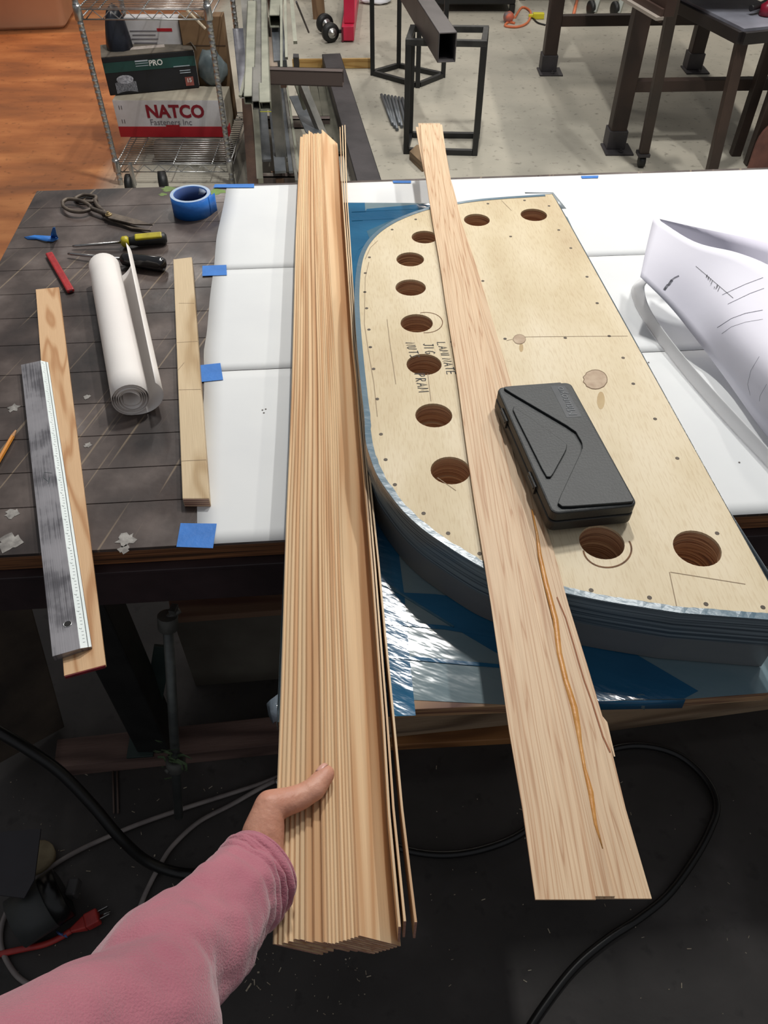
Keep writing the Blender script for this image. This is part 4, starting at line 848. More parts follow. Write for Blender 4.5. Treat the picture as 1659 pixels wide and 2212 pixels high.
# --- plywood stick
st = [at(374, 560, T + .019), at(414, 555, T + .019), at(452, 1077, T + .019), at(394, 1077, T + .019)]
M = MB(); dn = V((0, 0, -.0185)); A, B, C, D = st[3], st[2], st[1], st[0]; M.hexa([A + dn, B + dn, B, A, D + dn, C + dn, C, D])
ps = M.build('plywood_stick', wood('birch_stick', (214, 192, 156), (184, 156, 116), rings=4, across=10, along=3, fine=.2, bump=.1), None, bevel=.0012); tag(ps, 'pale plywood stick lying along the left edge of the white paper', 'plywood stick')
M = MB(); M.hexa([A + dn + V((.001, -.0006, .001)), B + dn + V((-.001, -.0006, .001)), B + V((-.001, -.0006, -.001)), A + V((.001, -.0006, -.001)), A + dn + V((.001, .001, .001)), B + dn + V((-.001, .001, .001)), B + V((-.001, .001, -.001)), A + V((.001, .001, -.001))]); M.build('layered_end', zstripes('stick_end', [(110, 72, 64), (214, 180, 150), (126, 84, 74), (206, 172, 142)], 240), ps)
M = MB()
for (a, b) in (((386, 655), (420, 655)), ((380, 740), (430, 737)), ((385, 842), (437, 841)), ((391, 996), (446, 993)), ((384, 800), (398, 783))): M.ribbon([at(a[0], a[1], T + .0192), at(b[0], b[1], T + .0192)], .0007, lift=.0002)
M.build('pencil_lines', pencil, ps, recalc=False)
# --- plans: big curled drawing sheet on the right
def surf(cols, nu=6, nv=5):
    """cols: list of columns of (px, py, z); smooth interpolation both ways"""
    C = [spline([at(*q) for q in c], nv) for c in cols]; rows = []
    for j in range(len(C[0])): rows.append(spline([c[j] for c in C], nu))
    return rows
lav = plain('lavender_white_plan_paper', (226, 224, 236), (232, 230, 240), rough=.65, scale=4, bump=.04)
pl = thing('plan_sheet', 'large curled drawing sheet with pencil curves, on the white paper at the right edge', 'plans', at(1560, 760, T))
cols = [[(1383, 598, T + .10), (1396, 535, T + .125), (1412, 468, T + .15)], [(1445, 660, T + .07), (1470, 590, T + .11), (1500, 522, T + .145)], [(1500, 728, T + .045), (1545, 640, T + .10), (1590, 545, T + .14)], [(1560, 808, T + .02), (1600, 720, T + .095), (1659, 572, T + .13)], [(1659, 945, T + .006), (1680, 800, T + .11), (1740, 620, T + .12)], [(1780, 1080, T + .006), (1800, 880, T + .12), (1870, 700, T + .12)]]
G1 = surf(cols); M = MB(); M.grid(G1); M.build('upper_sheet', lav, pl, solid=.0004)
M = MB(); M.grid(surf([[(1425, 473, T + .148), (1440, 500, T + .12)], [(1500, 490, T + .14), (1540, 560, T + .08)], [(1659, 525, T + .13), (1659, 640, T + .06)], [(1850, 580, T + .12), (1850, 720, T + .05)]])); M.build('back_sheet', plain('lavender_plan_back', (214, 210, 228), (222, 218, 234), rough=.65, scale=4), pl, solid=.0004)
M = MB(); M.grid(surf([[(1400, 607, T + .075), (1392, 602, T + .05), (1384, 600, T + .02)], [(1392, 625, T + .05), (1372, 622, T + .03), (1364, 626, T + .004)], [(1405, 668, T + .035), (1390, 670, T + .02), (1378, 672, T + .003)], [(1450, 735, T + .03), (1440, 740, T + .018), (1428, 748, T + .003)], [(1520, 818, T + .028), (1508, 824, T + .016), (1494, 832, T + .003)], [(1600, 905, T + .028), (1588, 912, T + .016), (1574, 922, T + .003)], [(1659, 968, T + .028), (1650, 978, T + .016), (1640, 992, T + .003)], [(1780, 1100, T + .028), (1770, 1112, T + .016), (1760, 1122, T + .003)]])); M.build('under_fold', plain('white_plan_underside', (236, 236, 238), (240, 240, 241), rough=.7, scale=4), pl, solid=.0004)
from mathutils.bvhtree import BVHTree
vs = [v for r in G1 for v in r]; nc = len(G1[0]); fs = [(i * nc + j, i * nc + j + 1, (i + 1) * nc + j + 1, (i + 1) * nc + j) for i in range(len(G1) - 1) for j in range(nc - 1)]
bv = BVHTree.FromPolygons(vs, fs)
def onplan(x, y):
    h, nrm, _, _ = bv.ray_cast(V((0, 0, CAMZ)), ray(x, y).normalized()); return h
def pline(pts, w, name='drawn_line', mat=None):
    P = []; 
    for a, b in zip(pts[:-1], pts[1:]):
        for k in range(5): t = k / 5; q = onplan(a[0] + (b[0] - a[0]) * t, a[1] + (b[1] - a[1]) * t); P += [q] if q else []
    if len(P) < 2: return
    nrm = (V((0, 0, CAMZ)) - P[0]).normalized(); M = MB(); M.ribbon(P, w, nrm, .0012); M.build(name, mat, pl, recalc=False)
gl = plain('grey_pencil', (120, 118, 132), rough=.7); bk_ = plain('black_pen', (24, 24, 30), rough=.6)
pline([(1503, 575), (1604, 661)], .0008, mat=bk_)
pline([(1560, 637), (1610, 614), (1658, 596)], .0009, mat=gl); pline([(1572, 657), (1620, 634), (1658, 620)], .0009, mat=gl)
pline([(1549, 708), (1580, 688), (1610, 677), (1657, 668)], .0010, mat=gl); pline([(1559, 721), (1580, 706), (1610, 696), (1657, 688)], .0007, mat=gl)
pline([(1640, 770), (1622, 800), (1615, 830), (1622, 860)], .0005, mat=gl); pline([(1656, 830), (1642, 855), (1640, 870)], .0005, mat=gl)
a_, b_ = onplan(1555, 620), onplan(1525, 591)
if a_ and b_: write('16" line', a_, b_, onplan(1530, 612) - onplan(1535, 600), .010, .0009, 'handwriting', bk_, pl, (V((0, 0, CAMZ)) - a_).normalized(), .0015)
for (x, y, l) in ((1438, 622, 1.0), (1447, 612, .7)):
    pline([(x - 3, y + 4), (x + 2, y - 3), (x + 6, y - 8)], .005, 'graphite_smudge', plain('smudge', (84, 84, 92), (150, 150, 158), rough=.4, scale=200))
pline([(1448, 607), (1458, 600), (1469, 595)], .0035, 'graphite_smudge', plain('smudge_light', (176, 174, 184), rough=.6))
M = MB()
for (x, y) in ((567, 886), (570, 892), (1401, 783), (1597, 999), (640, 535), (574, 884)): M.lathe(at(x, y, T + .0015), (0, 0, 1), [(0, .0016), (.0006, .0016)], 7, False)
o = M.build('crumbs', plain('dark_crumb', (90, 84, 78)), None); tag(o, 'tiny dark crumbs scattered on the white paper', 'debris', kind='stuff')
# ================================================================== wire rack with boxes
def V3(*a): return Vector(a)
chr2 = plain('zinc_wire', (160, 160, 160), (196, 196, 194), rough=.28, metal=.9, scale=30)
rack = thing('wire_rack', 'chrome wire shelving rack standing behind the bench at the left', 'shelving', (-1.05, 4.2, 0))
RX0, RX1, RY0, RY1 = -1.335, -.768, 3.88, 4.56
for (x, y) in ((RX0, RY0), (RX1, RY0), (RX0, RY1), (RX1, RY1)):
    prof = [(0, .0135)]; h = .0
    while h < 1.25:
        prof += [(h + .002, .0125), (h + .0235, .0125), (h + .0245, .0140), (h + .026, .0140)]; h += .0254
    M = MB(); M.lathe((x, y, 0), (0, 0, 1), prof, 12); M.build('post', chr2, rack)
    for zc in (.075, .735):
        M = MB(); M.lathe((x, y, zc - .012), (0, 0, 1), [(0, .0155), (.004, .019), (.05, .017), (.062, .0155)], 14); M.build('collar', chr2, rack)
for zc in (.10, .765):
    M = MB()
    for zz in (zc, zc - .038):
        M.tube([(RX0, RY0, zz), (RX1, RY0, zz)], .0035, 6); M.tube([(RX0, RY1, zz), (RX1, RY1, zz)], .0035, 6); M.tube([(RX0, RY0, zz), (RX0, RY1, zz)], .0035, 6); M.tube([(RX1, RY0, zz), (RX1, RY1, zz)], .0035, 6)
    for yy in (RY0, RY1):
        n = 14; M.tube([(RX0 + .03 + (RX1 - RX0 - .06) * k / n, yy, zc - (.004 if k % 2 else .036)) for k in range(n + 1)], .0026, 6)
    M.build('shelf_frame', chr2, rack)
    M = MB()
    for k in range(26): y = RY0 + (RY1 - RY0) * (k + .5) / 26; M.tube([(RX0, y, zc + .003), (RX1, y, zc + .003)], .0022, 5)
    for k in (.16, .5, .84): x = RX0 + (RX1 - RX0) * k; M.tube([(x, RY0, zc - .001), (x, RY1, zc - .001)], .003, 5)
    o = M.build('shelf_wires', chr2, rack); o['kind'] = 'stuff'
def facebox(name, lab, cat, x0, x1, y, z0, z1, dep, mat, yaw=0, grp=None):
    """carton: origin at its base, front face towards the viewer"""
    t = bpy.data.objects.new(name, None); COL.objects.link(t); t.location = ((x0 + x1) / 2, y, z0); t.rotation_euler = (0, 0, yaw); OFF[t.name] = V3(0, 0, 0); tag(t, lab, cat)
    w = x1 - x0; M = MB(); M.box((0, dep / 2, (z1 - z0) / 2), (w, dep, z1 - z0)); M.build('carton', mat, t, bevel=.003); return t, w, z1 - z0
wcard = plain('dirty_white_card', (208, 206, 208), (190, 186, 184), rough=.7, scale=9); rcard = plain('red_print', (176, 24, 36), (160, 22, 34), rough=.5, scale=9)
cream = plain('dusty_cream_card', (176, 168, 150), (146, 136, 120), rough=.8, scale=8)
t, w, h = facebox('fastener_box', 'white and red carton reading NATCO on the lower shelf of the wire rack', 'box', -1.385, -.815, 4.205, .107, .287, .20, cream)
M = MB(); M.box((0, -.0012, h / 2 + .022), (w - .002, .002, h - .048)); M.build('white_panel', wcard, t)
M = MB(); M.box((0, -.0016, .026), (w, .003, .052)); M.box((w / 2 + .0012, .03, .026), (.002, .06, .045)); M.build('red_band', rcard, t)
M = MB(); M.box((.0, -.0024, .055), (.07, .002, .010)); M.build('red_flap_tongue', rcard, t)
text_mesh('NATCO', .084, .0004, (-.125, -.0032, .098), (1, 0, 0), (0, 0, 1), 'printed_name', plain('dark_red_ink', (132, 10, 34), rough=.5), t, bold=.003)
text_mesh('Fasteners Inc', .041, .0004, (-.115, -.0028, .060), (1, 0, 0), (0, 0, 1), 'printed_line', plain('grey_ink', (110, 106, 112), rough=.6), t)
for q in (.145, .078):
    for k in (0, .012): M = MB(); M.box((-w / 2 + .028 + k, -.003, q), (.003, .001, .018)); M.build('staple', plain('staple_dark', (90, 88, 92), rough=.4), t)
p1, p2 = at(238, 207, .29), at(431, 189, .29)
bdark = plain('black_carton', (14, 15, 20), (24, 26, 32), rough=.45, scale=6); dust = plain('dusty_brown_lid', (112, 104, 92), (84, 78, 70), rough=.85, scale=10)
yw = atan2(p2.y - p1.y, p2.x - p1.x)
t = bpy.data.objects.new('nail_box', None); COL.objects.link(t); t.location = (p1.x, p1.y, .2895); t.rotation_euler = (0, 0, yw); OFF[t.name] = V3(0, 0, 0)
tag(t, 'black and green carton with PRO lettering and a nail picture, atop the white carton', 'box'); w = (p2 - p1).length; h = .175; dp = .20
M = MB(); M.box((w / 2, dp / 2, h / 2), (w, dp, h)); M.build('carton', bdark, t, bevel=.004)
M = MB(); M.box((w / 2, dp / 2, h + .0015), (w - .002, dp, .003)); M.grid([[V3(w - .03, dp, h), V3(w, dp * .9, h + .035), V3(w + .018, dp * .5, h + .01)], [V3(w - .04, dp * .4, h + .004), V3(w - .005, dp * .3, h + .02), V3(w + .015, dp * .1, h - .01)]]); M.build('dusty_lid', dust, t)
M = MB(); M.box((w / 2, -.001, h * .73), (w - .002, .002, h * .26)); M.build('green_band', plain('dark_green_print', (18, 56, 48), (30, 74, 70), rough=.45, scale=5), t)
M = MB(); M.box((w * .45, dp * .5, h + .0035), (w * .5, .045, .001)); M.build('sticker', plain('dusty_sticker', (176, 164, 154), (198, 188, 180), rough=.6, scale=60), t)
M = MB(); M.box((w + .0012, dp / 2, h / 2), (.002, dp * .92, h * .9)); M.build('side_label', plain('crumpled_white_label', (198, 196, 190), (160, 150, 144), rough=.6, scale=25), t)
wink = plain('white_ink', (226, 226, 222), rough=.5)
text_mesh('PRO', .036, .0004, (w * .49, -.0026, h * .70), (1, 0, 0), (0, 0, 1), 'printed_name', wink, t, bold=.0008)
for zz in (.0, .011, .022): M = MB(); M.box((w * .415, -.0022, h * .70 + zz + .003), (w * .14, .001, .0065 if zz == .022 else .003)); M.build('printed_bar', plain('grey_white_ink', (168, 178, 186), rough=.5), t)
for k, (ww, zz) in enumerate(((.18, .62), (.12, .50), (.12, .44))): M = MB(); M.box((w * .93 - w * ww / 2, -.0022, h * zz), (w * ww, .001, .004)); M.build('printed_line', plain('grey_white_ink', (168, 178, 186)), t)
M = MB(); M.box((w * .9, -.0022, h * .20), (.042, .001, .042)); M.build('badge', plain('brown_red_badge', (150, 84, 76), rough=.5), t, bevel=.001)
text_mesh('15', .026, .0004, (w * .9 - .014, -.003, h * .18), (1, 0, 0), (0, 0, 1), 'badge_number', wink, t, bold=.0006)
M = MB(); cxx, czz = w * .2, h * .22
for k in range(16): M.box((cxx - .05 + k * .0066, -.0024, czz - .006 + .008 * sin(k * .2)), (.0042, .001, .05))
M.build('nail_picture', plain('nail_print', (170, 172, 180), (120, 122, 130), rough=.5, scale=150), t)
M = MB(); M.prism([(cxx + .042 * cos(k * pi / 9), czz + .032 + .020 * sin(k * pi / 9)) for k in range(18)], 0, .001); M.v = [V3(v.x, -.0022 - v.z, v.y) for v in M.v]; M.build('nail_coil_picture', plain('nail_coil_print', (196, 198, 206), (130, 132, 140), rough=.5, scale=120), t)
a = atY(281, 72, 4.52); b = atY(388, 30, 4.52)
t, w, h = facebox('white_box', 'small white product box with red stripe behind the black carton on the rack', 'box', a.x, b.x, 4.46, .107, b.z, .06, wcard)
M = MB(); M.box((w * .22, -.001, h - .055), (w * .28, .002, .014)); M.build('red_stripe', rcard, t)
for k in range(4): M = MB(); M.box((-w * .18, -.001, h - .06 - .018 * k), (w * (.5 - .07 * (k % 2)), .002, .004)); M.build('printed_line', plain('grey_ink', (110, 106, 112)), t)
kraft = plain('brown_cardboard', (132, 104, 74), (112, 86, 60), rough=.8, scale=7)
a = atY(398, 95, 4.52); b = atY(490, 40, 4.52); t, w, h = facebox('cardboard_box', 'brown cardboard box at the right rear of the wire rack shelf', 'box', a.x + .01, b.x - .01, 4.44, .107, b.z + .03, .08, kraft)
M = MB(); M.box((0, -.001, h - .13), (w, .002, .004)); M.build('flap_seam', plain('seam_dark', (70, 52, 38)), t)
M = MB(); M.bar(atY(400, 18, 4.3), atY(444, 62, 4.3), .02, .006); tag(M.build('paint_stir_stick', plain('pale_stick', (198, 184, 160), rough=.6)), 'pale wooden stick lying across the rack top right', 'stick')
def blob(name, lab, cat, c, r, mat, seed=0, amp=.25, sub=3):
    bm = bmesh.new(); bmesh.ops.create_icosphere(bm, subdivisions=sub, radius=1)
    for v in bm.verts:
        n_ = 1 + amp * noise.noise(v.co * 1.8 + Vector((seed, 0, 0))) + amp * .4 * noise.noise(v.co * 5 + Vector((0, seed, 0)))
        v.co = Vector((v.co.x * r[0] * n_, v.co.y * r[1] * n_, max(-r[2] * .8, v.co.z * r[2] * n_) + r[2] * .8))
    me = bpy.data.meshes.new(name); bm.to_mesh(me); bm.free(); me.materials.append(mat)
    for p in me.polygons: p.use_smooth = True
    o = bpy.data.objects.new(name, me); COL.objects.link(o); o.location = c; OFF[o.name] = Vector(c); return tag(o, lab, cat)
gbag = plain('grey_plastic_bag', (84, 96, 100), (120, 130, 132), rough=.3, scale=12); bbag = plain('black_plastic_bag', (16, 18, 26), (30, 34, 44), rough=.3, scale=12)
a = atY(243, 50, 4.45); blob('plastic_bag', 'shiny black plastic bag at the left rear of the rack', 'bag', (a.x + .02, 4.40, .107), (.075, .07, .30), bbag, 3)
a = atY(462, 150, 4.46); blob('plastic_bag', 'crumpled grey plastic bag right of the black carton', 'bag', (a.x - .0, 4.43, .29), (.075, .055, .09), gbag, 8)
a = at(385, 392, .10); M = MB(); M.tube(spline([V3(-1.2, 4.16, .055), V3(-1.0, 4.15, .050), V3(-.80, 4.15, .052)], 6), .05, 16); tag(M.build('canvas_roll', plain('grey_brown_canvas', (112, 96, 84), (92, 80, 70), rough=.85, scale=9, bump=.3)), 'grey brown canvas roll on the floor under the wire rack', 'roll')
a = at(283, 402, .05); t = thing('swivel_caster', 'black caster wheel on the floor under the rack at left', 'caster', (a.x, a.y, 0)); M = MB(); M.lathe((a.x - .02, a.y, .055), (1, 0, 0), [(0, .03), (.004, .052), (.03, .052), (.034, .03)], 20); M.build('wheel', blk, t); M = MB(); M.bar((a.x + .02, a.y, .05), (a.x + .02, a.y, .16), .012, .03); M.build('fork', MC['gravel'] if 'gravel' in MC else chr2, t)
a = at(355, 402, .05); M = MB(); M.lathe((a.x - .03, a.y + .02, .055), (1, .2, 0), [(0, .03), (.004, .055), (.04, .055), (.044, .03)], 20); tag(M.build('rubber_wheel', blk), 'black rubber wheel partly hidden under the rack beside the caster', 'wheel')
# ================================================================== storage tote, top left
a = at(70, 75, 0); tote = thing('storage_tote', 'large translucent plastic storage tote on the orange floor, top left', 'tote', (a.x - .1, a.y + .35, 0))
tm = plain('frosted_tote_plastic', (206, 168, 140), (216, 180, 150), rough=.4, scale=3)
c = V3(a.x - .12, a.y + .30, 0); M = MB(); b0 = rrect(.62, .42, .05, cx=0, cy=0); b1 = rrect(.72, .52, .05); nn_ = len(b0); Rz = Matrix.Rotation(.12, 3, 'Z')
i = M.add([c + Rz @ V3(p[0], p[1], .0) for p in rrect(.56, .36, .03)] + [c + Rz @ V3(p[0], p[1], .03) for p in b0] + [c + Rz @ V3(p[0], p[1], .40) for p in b1] + [c + Rz @ V3(p[0] * 1.05, p[1] * 1.06, .405) for p in b1])
for l in range(3):
    for k in range(nn_): q = (k + 1) % nn_; M.face((i + l * nn_ + k, i + l * nn_ + q, i + (l + 1) * nn_ + q, i + (l + 1) * nn_ + k), None, True)
M.face([i + k for k in range(nn_)][::-1]); M.build('tub', tm, tote, solid=.003)
M = MB(); M.prism([((c + Rz @ V3(p[0] * 1.05, p[1] * 1.06, 0)).x, (c + Rz @ V3(p[0] * 1.05, p[1] * 1.06, 0)).y) for p in b1], .407, .425); M.build('lid', plain('grey_lid', (150, 140, 130), rough=.5), tote, bevel=.004)
a = at(142, 28, .0); M = MB(); M.lathe((a.x, a.y + .1, 0), (0, 0, 1), [(0, .05), (.01, .055), (.14, .06), (.15, .064), (.16, .05)], 16); tag(M.build('red_bucket', plain('red_plastic', (190, 36, 30), rough=.4)), 'small red bucket behind the translucent tote', 'bucket')
# ================================================================== steel stock
gal = plain('greenish_steel', (140, 142, 128), (168, 168, 152), rough=.5, metal=.25, scale=10, bump=.1)
gst = plain('blue_grey_steel', (92, 98, 104), (126, 130, 134), rough=.42, metal=.5, scale=9, bump=.1)
gry = plain('mill_grey_steel', (104, 104, 100), (140, 138, 132), rough=.5, metal=.4, scale=9, bump=.1)
olv = plain('olive_steel', (80, 80, 68), (102, 100, 88), rough=.6, metal=.3, scale=8)
rst = plain('rusty_brown_steel', (66, 46, 38), (98, 72, 56), rough=.75, scale=8, bump=.2)
drk = plain('dark_mill_scale', (50, 48, 50), (78, 74, 76), rough=.55, metal=.2, scale=5, bump=.15)
shn = plain('shiny_galvanised', (150, 150, 158), (190, 190, 198), rough=.2, metal=.9, scale=14)
def stock(name, lab, a, b, w, h, mat, hollow=False, cat='steel bar', grp='steel stock lengths', t=.004):
    """a near end, b far end as (px, py, z)"""
    A, B = at(*a), at(*b)
    M = MB()
    (M.hollow(A, B, w, h, t) if hollow else M.bar(A, B, w, h)); o = M.build(name, mat); tag(o, lab, cat, grp); return o
# carrier rack with arms
cr = thing('stock_rack', 'steel stock rack with a horizontal square tube arm holding the bars', 'rack', (-.62, 4.2, 0))
A = at(574, 163, .50); B = at(741, 168, .50); arm0 = (A + B) / 2
M = MB(); M.hollow(A, B, .05, .062, .005); M.build('arm', plain('arm_steel', (86, 74, 70), (176, 170, 158), rough=.5, scale=3, lo=.55, hi=.7), cr)
M = MB(); M.bar(V3(A.x + .03, A.y + .055, 0), V3(A.x + .03, A.y + .055, .46), .05, .05, up=(0, 1, 0)); M.build('upright', gry, cr)
for yb in (.0, .75): M = MB(); M.hollow(V3(A.x - .12, A.y + yb - .02, .028), V3(B.x - .12, A.y + yb - .02, .028), .05, .05, .005); M.build('base_beam', MC['arm_steel'], cr)
M = MB(); M.bar(V3(A.x - .03, A.y + .81, 0), V3(A.x - .03, A.y + .81, 1.15), .06, .06, up=(0, 1, 0)); M.build('upright', rst, cr)
zz = .10
S_ = [
 ('flat_bar', 'rusty brown flat bar, leftmost of the low steel stock beside the wire rack', (547, 400, zz), (531, 198, .22), .05, .012, rst, 0),
 ('square_tube', 'pale edged narrow tube right of the rusty flat bar', (562, 391, zz), (550, 200, .22), .030, .025, gal, 0),
 ('flat_bar', 'mid grey flat bar in the lower stock, third from the left', (576, 347, zz), (563, 180, .2), .045, .012, gst, 0),
 ('flat_bar', 'wide blue grey flat bar ending above the orange brown block', (606, 372, zz), (585, 165, .2), .055, .012, gst, 0),
 ('flat_bar', 'thin grey bar right of the wide blue grey flat bar', (618, 346, zz), (600, 165, .2), .022, .02, gry, 0),
 ('flat_bar', 'slim grey bar curving along the right of the low stock', (629, 372, zz), (605, 165, .2), .020, .012, gst, 0),
 ('flat_bar', 'long thin grey rod reaching the bench edge beside the wood bundle', (641, 392, zz), (611, 165, .2), .014, .012, gry, 0),
 ('flat_bar', 'second long thin rod reaching the bench edge beside the wood bundle', (650, 396, zz), (617, 168, .2), .012, .010, gal, 0),
 ('flat_plate', 'broad bluish flat plate lying aslant behind the far end of the bundle', (684, 300, .20), (640, 208, .20), .075, .008, gst, 0),
 ('channel', 'pale grey square bar sloping behind the far end of the bundle', (700, 300, .16), (643, 160, .42), .038, .03, gry, 0),
 ('round_rod', 'slim rod with a dark tip lying on the sloping pale bar', (658, 236, .26), (633, 165, .42), .014, .014, gal, 0),
 ('flat_bar', 'first olive flat bar on the floor right of the pale sloping bar', (697, 300, .02), (671, 150, .02), .045, .012, olv, 0),
 ('flat_bar', 'second olive flat bar on the floor, middle of three', (712, 300, .02), (689, 150, .02), .045, .012, olv, 0),
 ('flat_bar', 'widest olive flat bar on the floor beside the big dark tube', (736, 330, .02), (708, 150, .02), .06, .014, olv, 0),
 ('square_tube', 'left one of three pale square tubes with near ends above the low stock', (539, 216, .50), (545, 10, .62), .046, .035, gal, 1),
 ('square_tube', 'middle one of three pale square tubes with near ends above the low stock', (556, 227, .50), (556, -10, .62), .042, .035, gry, 1),
 ('square_tube', 'right one of three pale square tubes, with a yellow painted near end', (573, 229, .50), (566, -20, .62), .050, .035, gal, 1),
 ('channel', 'shiny galvanised channel standing left of the pale square tubes', (530, 205, .42), (515, 68, .52), .055, .03, shn, 1),
 ('perforated_strut', 'grey perforated strut between the shiny channel and the pale tubes', (541, 128, .52), (529, -10, .62), .045, .03, gry, 0),
 ('square_tube', 'wide pale square tube with a black open end near the top of the stock', (594, 46, .62), (604, -60, .66), .055, .055, gal, 1),
 ('channel', 'dark blue grey channel below the wide pale square tube', (606, 138, .52), (596, 10, .60), .06, .03, gst, 0),
 ('flat_bar', 'light brown flat panel right of the pale tubes', (590, 146, .52), (576, 40, .56), .045, .010, plain('light_brown_steel', (134, 118, 104), (150, 134, 120), rough=.6, scale=8), 0),
 ('thin_rod', 'left thin vertical looking rod above the horizontal arm', (608, 150, .52), (608, -10, .7), .011, .011, gal, 0),
 ('thin_rod', 'second thin vertical looking rod above the horizontal arm', (619, 126, .56), (616, -10, .7), .012, .012, gal, 0),
 ('thin_rod', 'third pale rod with a round dark tip near the red hoist', (638, 92, .6), (629, -10, .7), .018, .014, gal, 0),
 ('thin_rod', 'dark thin bent looking rod left of the wheels', (667, 70, .3), (640, 4, .62), .008, .008, drk, 0),
 ('thin_rod', 'pale stick leaning across in front of the shiny channel', (519, 208, .46), (541, 124, .54), .014, .008, gal, 0),
]
for (nm, lab, a, b, w, h, mt, ho) in S_: stock(nm, lab, a, b, w, h, mt, bool(ho))
ye = at(573, 231, .50); M = MB(); M.bar(ye + V3(-.024, -.002, -.018), ye + V3(.024, -.002, -.018), .002, .003); tag(M.build('yellow_mark', plain('yellow_paint', (190, 190, 50), rough=.5)), 'yellow paint mark on the end of the right pale tube', 'paint mark')
ob = stock('wood_block', 'orange brown block lying under the ends of the low steel stock', (612, 392, .03), (600, 374, .03), .07, .03, plain('orange_brown_block', (140, 110, 90), (116, 90, 72), rough=.8, scale=9), False, 'block', None)
# big dark tube on the floor
A = at(800, 420, .055); B = at(716, 134, .055); M = MB(); M.hollow(A, B, .12, .10, .008); tag(M.build('heavy_square_tube', drk, None, bevel=.008), 'big dark rounded square tube lying on the floor behind the wood bundle', 'steel tube')
M = MB(); M.bar(at(632, 138, .03), at(806, 136, .03), .02, .055); tag(M.build('wood_plank', wood('yellow_plank', (196, 160, 96), (166, 126, 66), rings=5, across=14)), 'yellow plank on edge on the far floor behind the steel stock', 'plank')
M = MB(); M.bar(at(641, 142, .05), at(639, 120, .12), .035, .03, up=(0, 1, 0)); tag(M.build('steel_stub', drk), 'short dark steel stub beside the yellow plank', 'steel bar')
for k in range(7):
    A = at(824 + k * 7.5, 205 + k * 1.2, .010); B = at(848 + k * 5.0 + (12 if k > 4 else 0), 268 + (k % 3) * 6 + (24 if k > 4 else 0), .010)
    M = MB(); M.tube([A, B], .0095, 8); tag(M.build('steel_rod', gst), 'steel rod, %s from the left of the short rods near the stands' % ORD[k], 'steel rod', 'short rods on the floor')
t3 = at(886, 338, 0); t4 = at(925, 370, 0); M = MB(); P = [at(884, 345, 0), at(912, 372, 0), at(935, 362, 0), at(918, 335, 0), at(900, 330, 0)]; M.prism([(p.x, p.y) for p in P], 0, .045); tag(M.build('wood_offcut', wood('dark_offcut', (136, 112, 82), (96, 74, 52), rings=4, across=12), None, bevel=.003), 'small angular wood offcut on the floor by the front black stand', 'wood block')
# ================================================================== black stands and the big tube across them
sb = plain('black_square_tube', (20, 21, 22), (32, 33, 34), rough=.4, scale=9)
def stand(lab, base4, h, s=.028):
    c = sum(base4, V3(0, 0, 0)) / 4; t = thing('steel_stand', lab, 'stand', (c.x, c.y, 0), 'black steel frame stands')
    for p in base4: M = MB(); M.bar(V3(p.x, p.y, 0), V3(p.x, p.y, h - s), s, s, up=(0, 1, 0)); M.build('post', sb, t, bevel=.002)
    for zz in (s / 2, h - s / 2):
        for k in range(4):
            p, q = base4[k], base4[(k + 1) % 4]; d = (q - p).normalized(); e = 0 if zz > .1 else s / 2
            M = MB(); M.bar(V3(p.x, p.y, zz) + d * (e - (s / 2 if zz > .1 and k % 2 == 0 else -s / 2 if zz > .1 else 0)), V3(q.x, q.y, zz) - d * (e - (s / 2 if zz > .1 and k % 2 == 0 else -s / 2 if zz > .1 else 0)), s, s); M.build('rail', sb if zz < .1 else plain('dusty_black_tube', (50, 50, 48), (30, 30, 30), rough=.5, scale=20), t, bevel=.002)
    return t
f1, f2 = at(877, 331, 0), at(1025, 335, 0); f3, f4 = at(1030, 298, 0), at(886, 296, 0)
HS = .548
stand('black steel frame stand nearest the bench, under the near end of the big tube', [f1, f2, f3, f4], HS)
g1, g2, g3, g4 = at(805, 162, 0), at(902, 189, 0), at(957, 167, 0), at(861, 146, 0)
stand('black steel frame stand farther back, behind the near stand', [g1, g2, g3, g4], HS)
A = at(966, 103, HS + .062); B = A + V3(-.26, 1.75, 0); M = MB(); M.hollow(A, B, .085, .122, .006)
o = M.build('rectangular_tube', plain('mill_scale_tube', (72, 68, 70), (96, 92, 92), rough=.45, metal=.3, scale=4), None, bevel=.004); tag(o, 'heavy rectangular steel tube with open end, resting across the two black stands', 'steel tube')
# ================================================================== red hoist leg with wheels, far objects
redb = plain('red_hoist_paint', (190, 32, 66), (204, 44, 78), rough=.4, scale=6)
h0 = at(752, 92, 0); hs = thing('engine_hoist', 'red steel hoist leg with two wheels on the far floor', 'hoist', (h0.x, h0.y, 0))
M = MB(); M.bar(h0 + V3(0, 0, .055), h0 + V3(.02, 1.6, .055), .085, .09); M.bar(h0 + V3(.01, .10, .10), h0 + V3(.02, .16, .9), .075, .075, up=(0, 1, 0)); M.build('leg', redb, hs, bevel=.004)
M = MB(); M.bar(h0 + V3(-.038, -.002, .05), h0 + V3(-.030, 1.5, .052), .014, .09); M.build('shaded_flange', plain('shaded_red_paint', (96, 24, 40), rough=.5), hs)  # flange on the leg's dim side, shade put into its darker red
for (px_, py_, rr, zc) in ((718, 90, .062, .06), (706, 70, .062, .06)):
    c = at(px_, py_, 0); M = MB(); M.lathe((c.x - .02, c.y, rr), (.55, -1, 0), [(0, .03), (.004, rr), (.035, rr), (.039, .03)], 22); M.build('wheel', blk, hs)
    M = MB(); M.lathe((c.x + .004, c.y - .035, rr), (.55, -1, 0), [(0, .036), (.006, .030), (.008, .012), (.016, .010)], 16); M.build('hub', chr2, hs)
